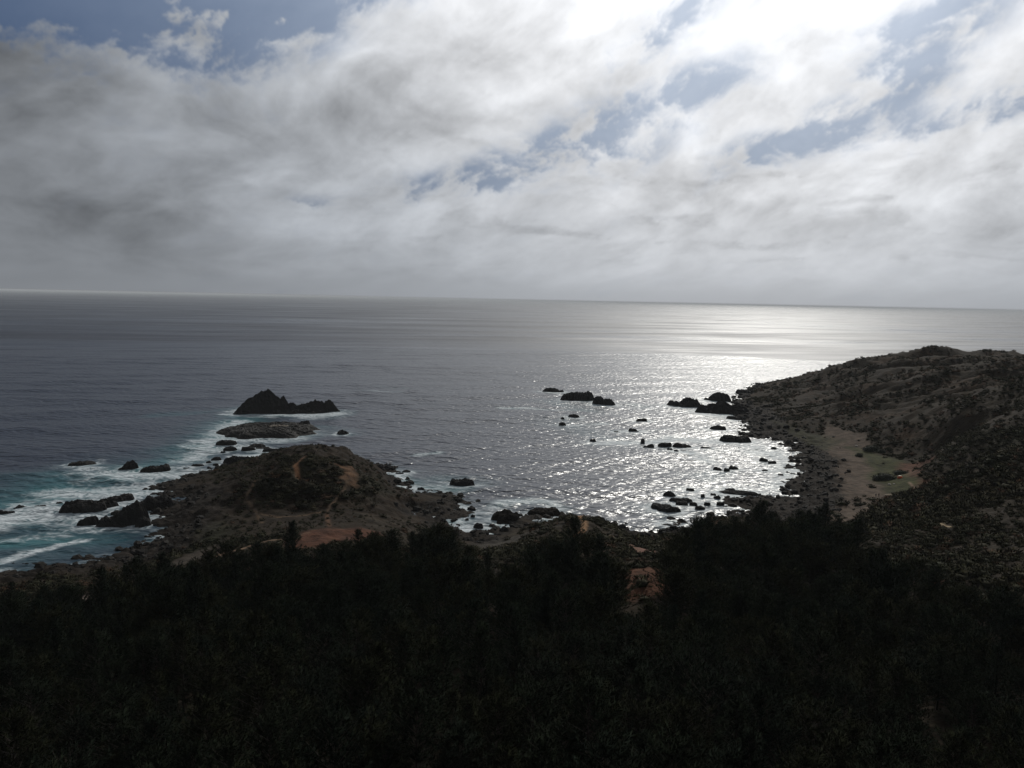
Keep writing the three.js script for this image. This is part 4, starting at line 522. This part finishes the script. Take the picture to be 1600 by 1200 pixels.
// ---------------------------------------------------------------- tent
{
  const [x, z] = [183.3, -359.7], t = new THREE.Group(); t.position.set(x, ground(x, z), z); t.rotation.y = 0.5;
  const orange = new THREE.MeshStandardMaterial({ color: lin(0.75, 0.13, 0.02), roughness: 0.7 }), pale = new THREE.MeshStandardMaterial({ color: lin(0.75, 0.7, 0.55), roughness: 0.7 }), dark = new THREE.MeshStandardMaterial({ color: lin(0.03, 0.03, 0.03), roughness: 0.5 });
  const fly = new THREE.SphereGeometry(1, 28, 12, 0, 2 * Math.PI, 0, Math.PI / 2), p = fly.attributes.position;
  for (let i = 0; i < p.count; i++) { const a = Math.atan2(p.getZ(i), p.getX(i)), k = 1 + 0.10 * Math.cos(4 * a) * (1 - p.getY(i)); p.setXYZ(i, p.getX(i) * 1.35 * k, p.getY(i) * 1.3, p.getZ(i) * 1.1 * k); }
  fly.computeVertexNormals();
  const part = (g, m, n) => { const q = new THREE.Mesh(g, m); q.name = n; t.add(q); return q; };
  part(fly, orange, 'fly_sheet');
  const cap = new THREE.SphereGeometry(1, 20, 6, 0, 2 * Math.PI, 0, 0.62); cap.scale(1.37, 1.325, 1.12); part(cap, pale, 'vent_cap');
  const door = new THREE.SphereGeometry(1, 10, 10, -0.42, 0.84, 0.7, 0.85); door.scale(1.40, 1.31, 1.14); part(door, dark, 'door');
  for (const a of [Math.PI / 4, -Math.PI / 4]) { const pts = []; for (let i = 0; i <= 16; i++) { const q = i / 16 * Math.PI; pts.push(new THREE.Vector3(Math.cos(q) * Math.cos(a) * 1.37, Math.sin(q) * 1.33, Math.cos(q) * Math.sin(a) * 1.12)); } part(new THREE.TubeGeometry(new THREE.CatmullRomCurve3(pts), 24, 0.02, 5), dark, 'pole'); }
  add(t, 'dome_tent', 'small orange dome tent beside the round dark bush on the bay grass', 'tent');
}

// ---------------------------------------------------------------- two walkers on the beach
function figure(seed, stride) {
  const N = 72, mc = new MarchingCubes(N, new THREE.MeshStandardMaterial(), false, false, 60000), S = 1.0, V = (x, y, z) => new THREE.Vector3(x, y, z);
  const k = stride, bones = [ // a, b, radius at a, radius at b (metres, standing height 1.74)
    [V(0, 0.94, 0), V(0, 1.18, 0), 0.145, 0.135], [V(0, 1.18, 0), V(0, 1.40, 0.01), 0.135, 0.125], [V(-0.15, 1.42, 0), V(0.15, 1.42, 0), 0.075, 0.075], [V(0, 1.45, 0.01), V(0, 1.56, 0.02), 0.055, 0.05], [V(0, 1.60, 0.03), V(0, 1.66, 0.02), 0.092, 0.098],
    [V(-0.19, 1.41, 0), V(-0.24, 1.13, -0.04 * k), 0.052, 0.042], [V(-0.24, 1.13, -0.04 * k), V(-0.23, 0.88, 0.10 * k), 0.041, 0.030], [V(-0.23, 0.88, 0.10 * k), V(-0.225, 0.80, 0.13 * k), 0.034, 0.026],
    [V(0.19, 1.41, 0), V(0.24, 1.13, 0.04 * k), 0.052, 0.042], [V(0.24, 1.13, 0.04 * k), V(0.23, 0.88, -0.04 * k), 0.041, 0.030], [V(0.23, 0.88, -0.04 * k), V(0.225, 0.80, -0.03 * k), 0.034, 0.026],
    [V(-0.09, 0.92, 0), V(-0.10, 0.50, 0.16 * k), 0.090, 0.058], [V(-0.10, 0.50, 0.16 * k), V(-0.10, 0.09, 0.14 * k), 0.056, 0.040], [V(-0.10, 0.055, 0.12 * k), V(-0.11, 0.045, 0.30 * k), 0.045, 0.038],
    [V(0.09, 0.92, 0), V(0.10, 0.50, -0.06 * k), 0.090, 0.058], [V(0.10, 0.50, -0.06 * k), V(0.10, 0.09, -0.24 * k), 0.056, 0.040], [V(0.10, 0.055, -0.24 * k), V(0.11, 0.045, -0.10 * k), 0.045, 0.038]];
  const q = V(0, 0, 0), ab = V(0, 0, 0), ap = V(0, 0, 0);
  mc.isolation = 0;
  for (let kz = 0; kz < N; kz++) for (let j = 0; j < N; j++) for (let i = 0; i < N; i++) {
    q.set((i / N * 2 - 1) * S, (j / N * 2 - 1) * S + 0.9, (kz / N * 2 - 1) * S); let d = 1;
    for (const [a, b, ra, rb] of bones) { ab.subVectors(b, a); ap.subVectors(q, a); const t = clamp(ap.dot(ab) / ab.lengthSq()), e = ap.addScaledVector(ab, -t).length() - mix(ra, rb, t), h = clamp(0.5 + 0.5 * (d - e) / 0.03); d = mix(d, e, h) - 0.03 * h * (1 - h); }
    mc.field[kz * N * N + j * N + i] = -d;
  }
  mc.update();
  const n = mc.count, P = mc.positionArray.slice(0, n * 3), g = new THREE.BufferGeometry(), K = [];
  const top = seed ? [0.06, 0.02, 0.02] : [0.02, 0.025, 0.05], legs = [0.018, 0.02, 0.03], skin = [0.30, 0.18, 0.12], hair = [0.015, 0.011, 0.008], shoe = [0.02, 0.018, 0.016];
  for (let i = 0; i < n; i++) { P[i * 3 + 1] += 0.9; const [x, y, z] = [P[i * 3], P[i * 3 + 1], P[i * 3 + 2]]; K.push(...(y > 1.63 || (y > 1.55 && z < 0.0) ? hair : y > 1.50 ? skin : Math.abs(x) > 0.185 && y < 0.90 ? skin : y > 0.93 ? top : y > 0.10 ? legs : shoe)); }
  g.setAttribute('position', new THREE.BufferAttribute(P, 3)); g.setAttribute('color', new THREE.Float32BufferAttribute(K, 3)); g.computeVertexNormals();
  return g;
}
{
  const mat = new THREE.MeshStandardMaterial({ color: 0xffffff, vertexColors: true, roughness: 0.9 });
  [[157.8, -328.8, 2.2, 'taller walker in dark clothes striding over the pebble beach'], [159.4, -329.5, 2.4, 'shorter-striding walker in dark clothes following close behind on the beach']].forEach(([x, z, turn, label], i) => { const m = new THREE.Mesh(figure(i, i ? 0.8 : 1), mat); m.position.set(x, ground(x, z) + 0.02, z); m.rotation.y = turn; add(m, 'person', label, 'person', null); });
}

renderer.render(scene, camera);
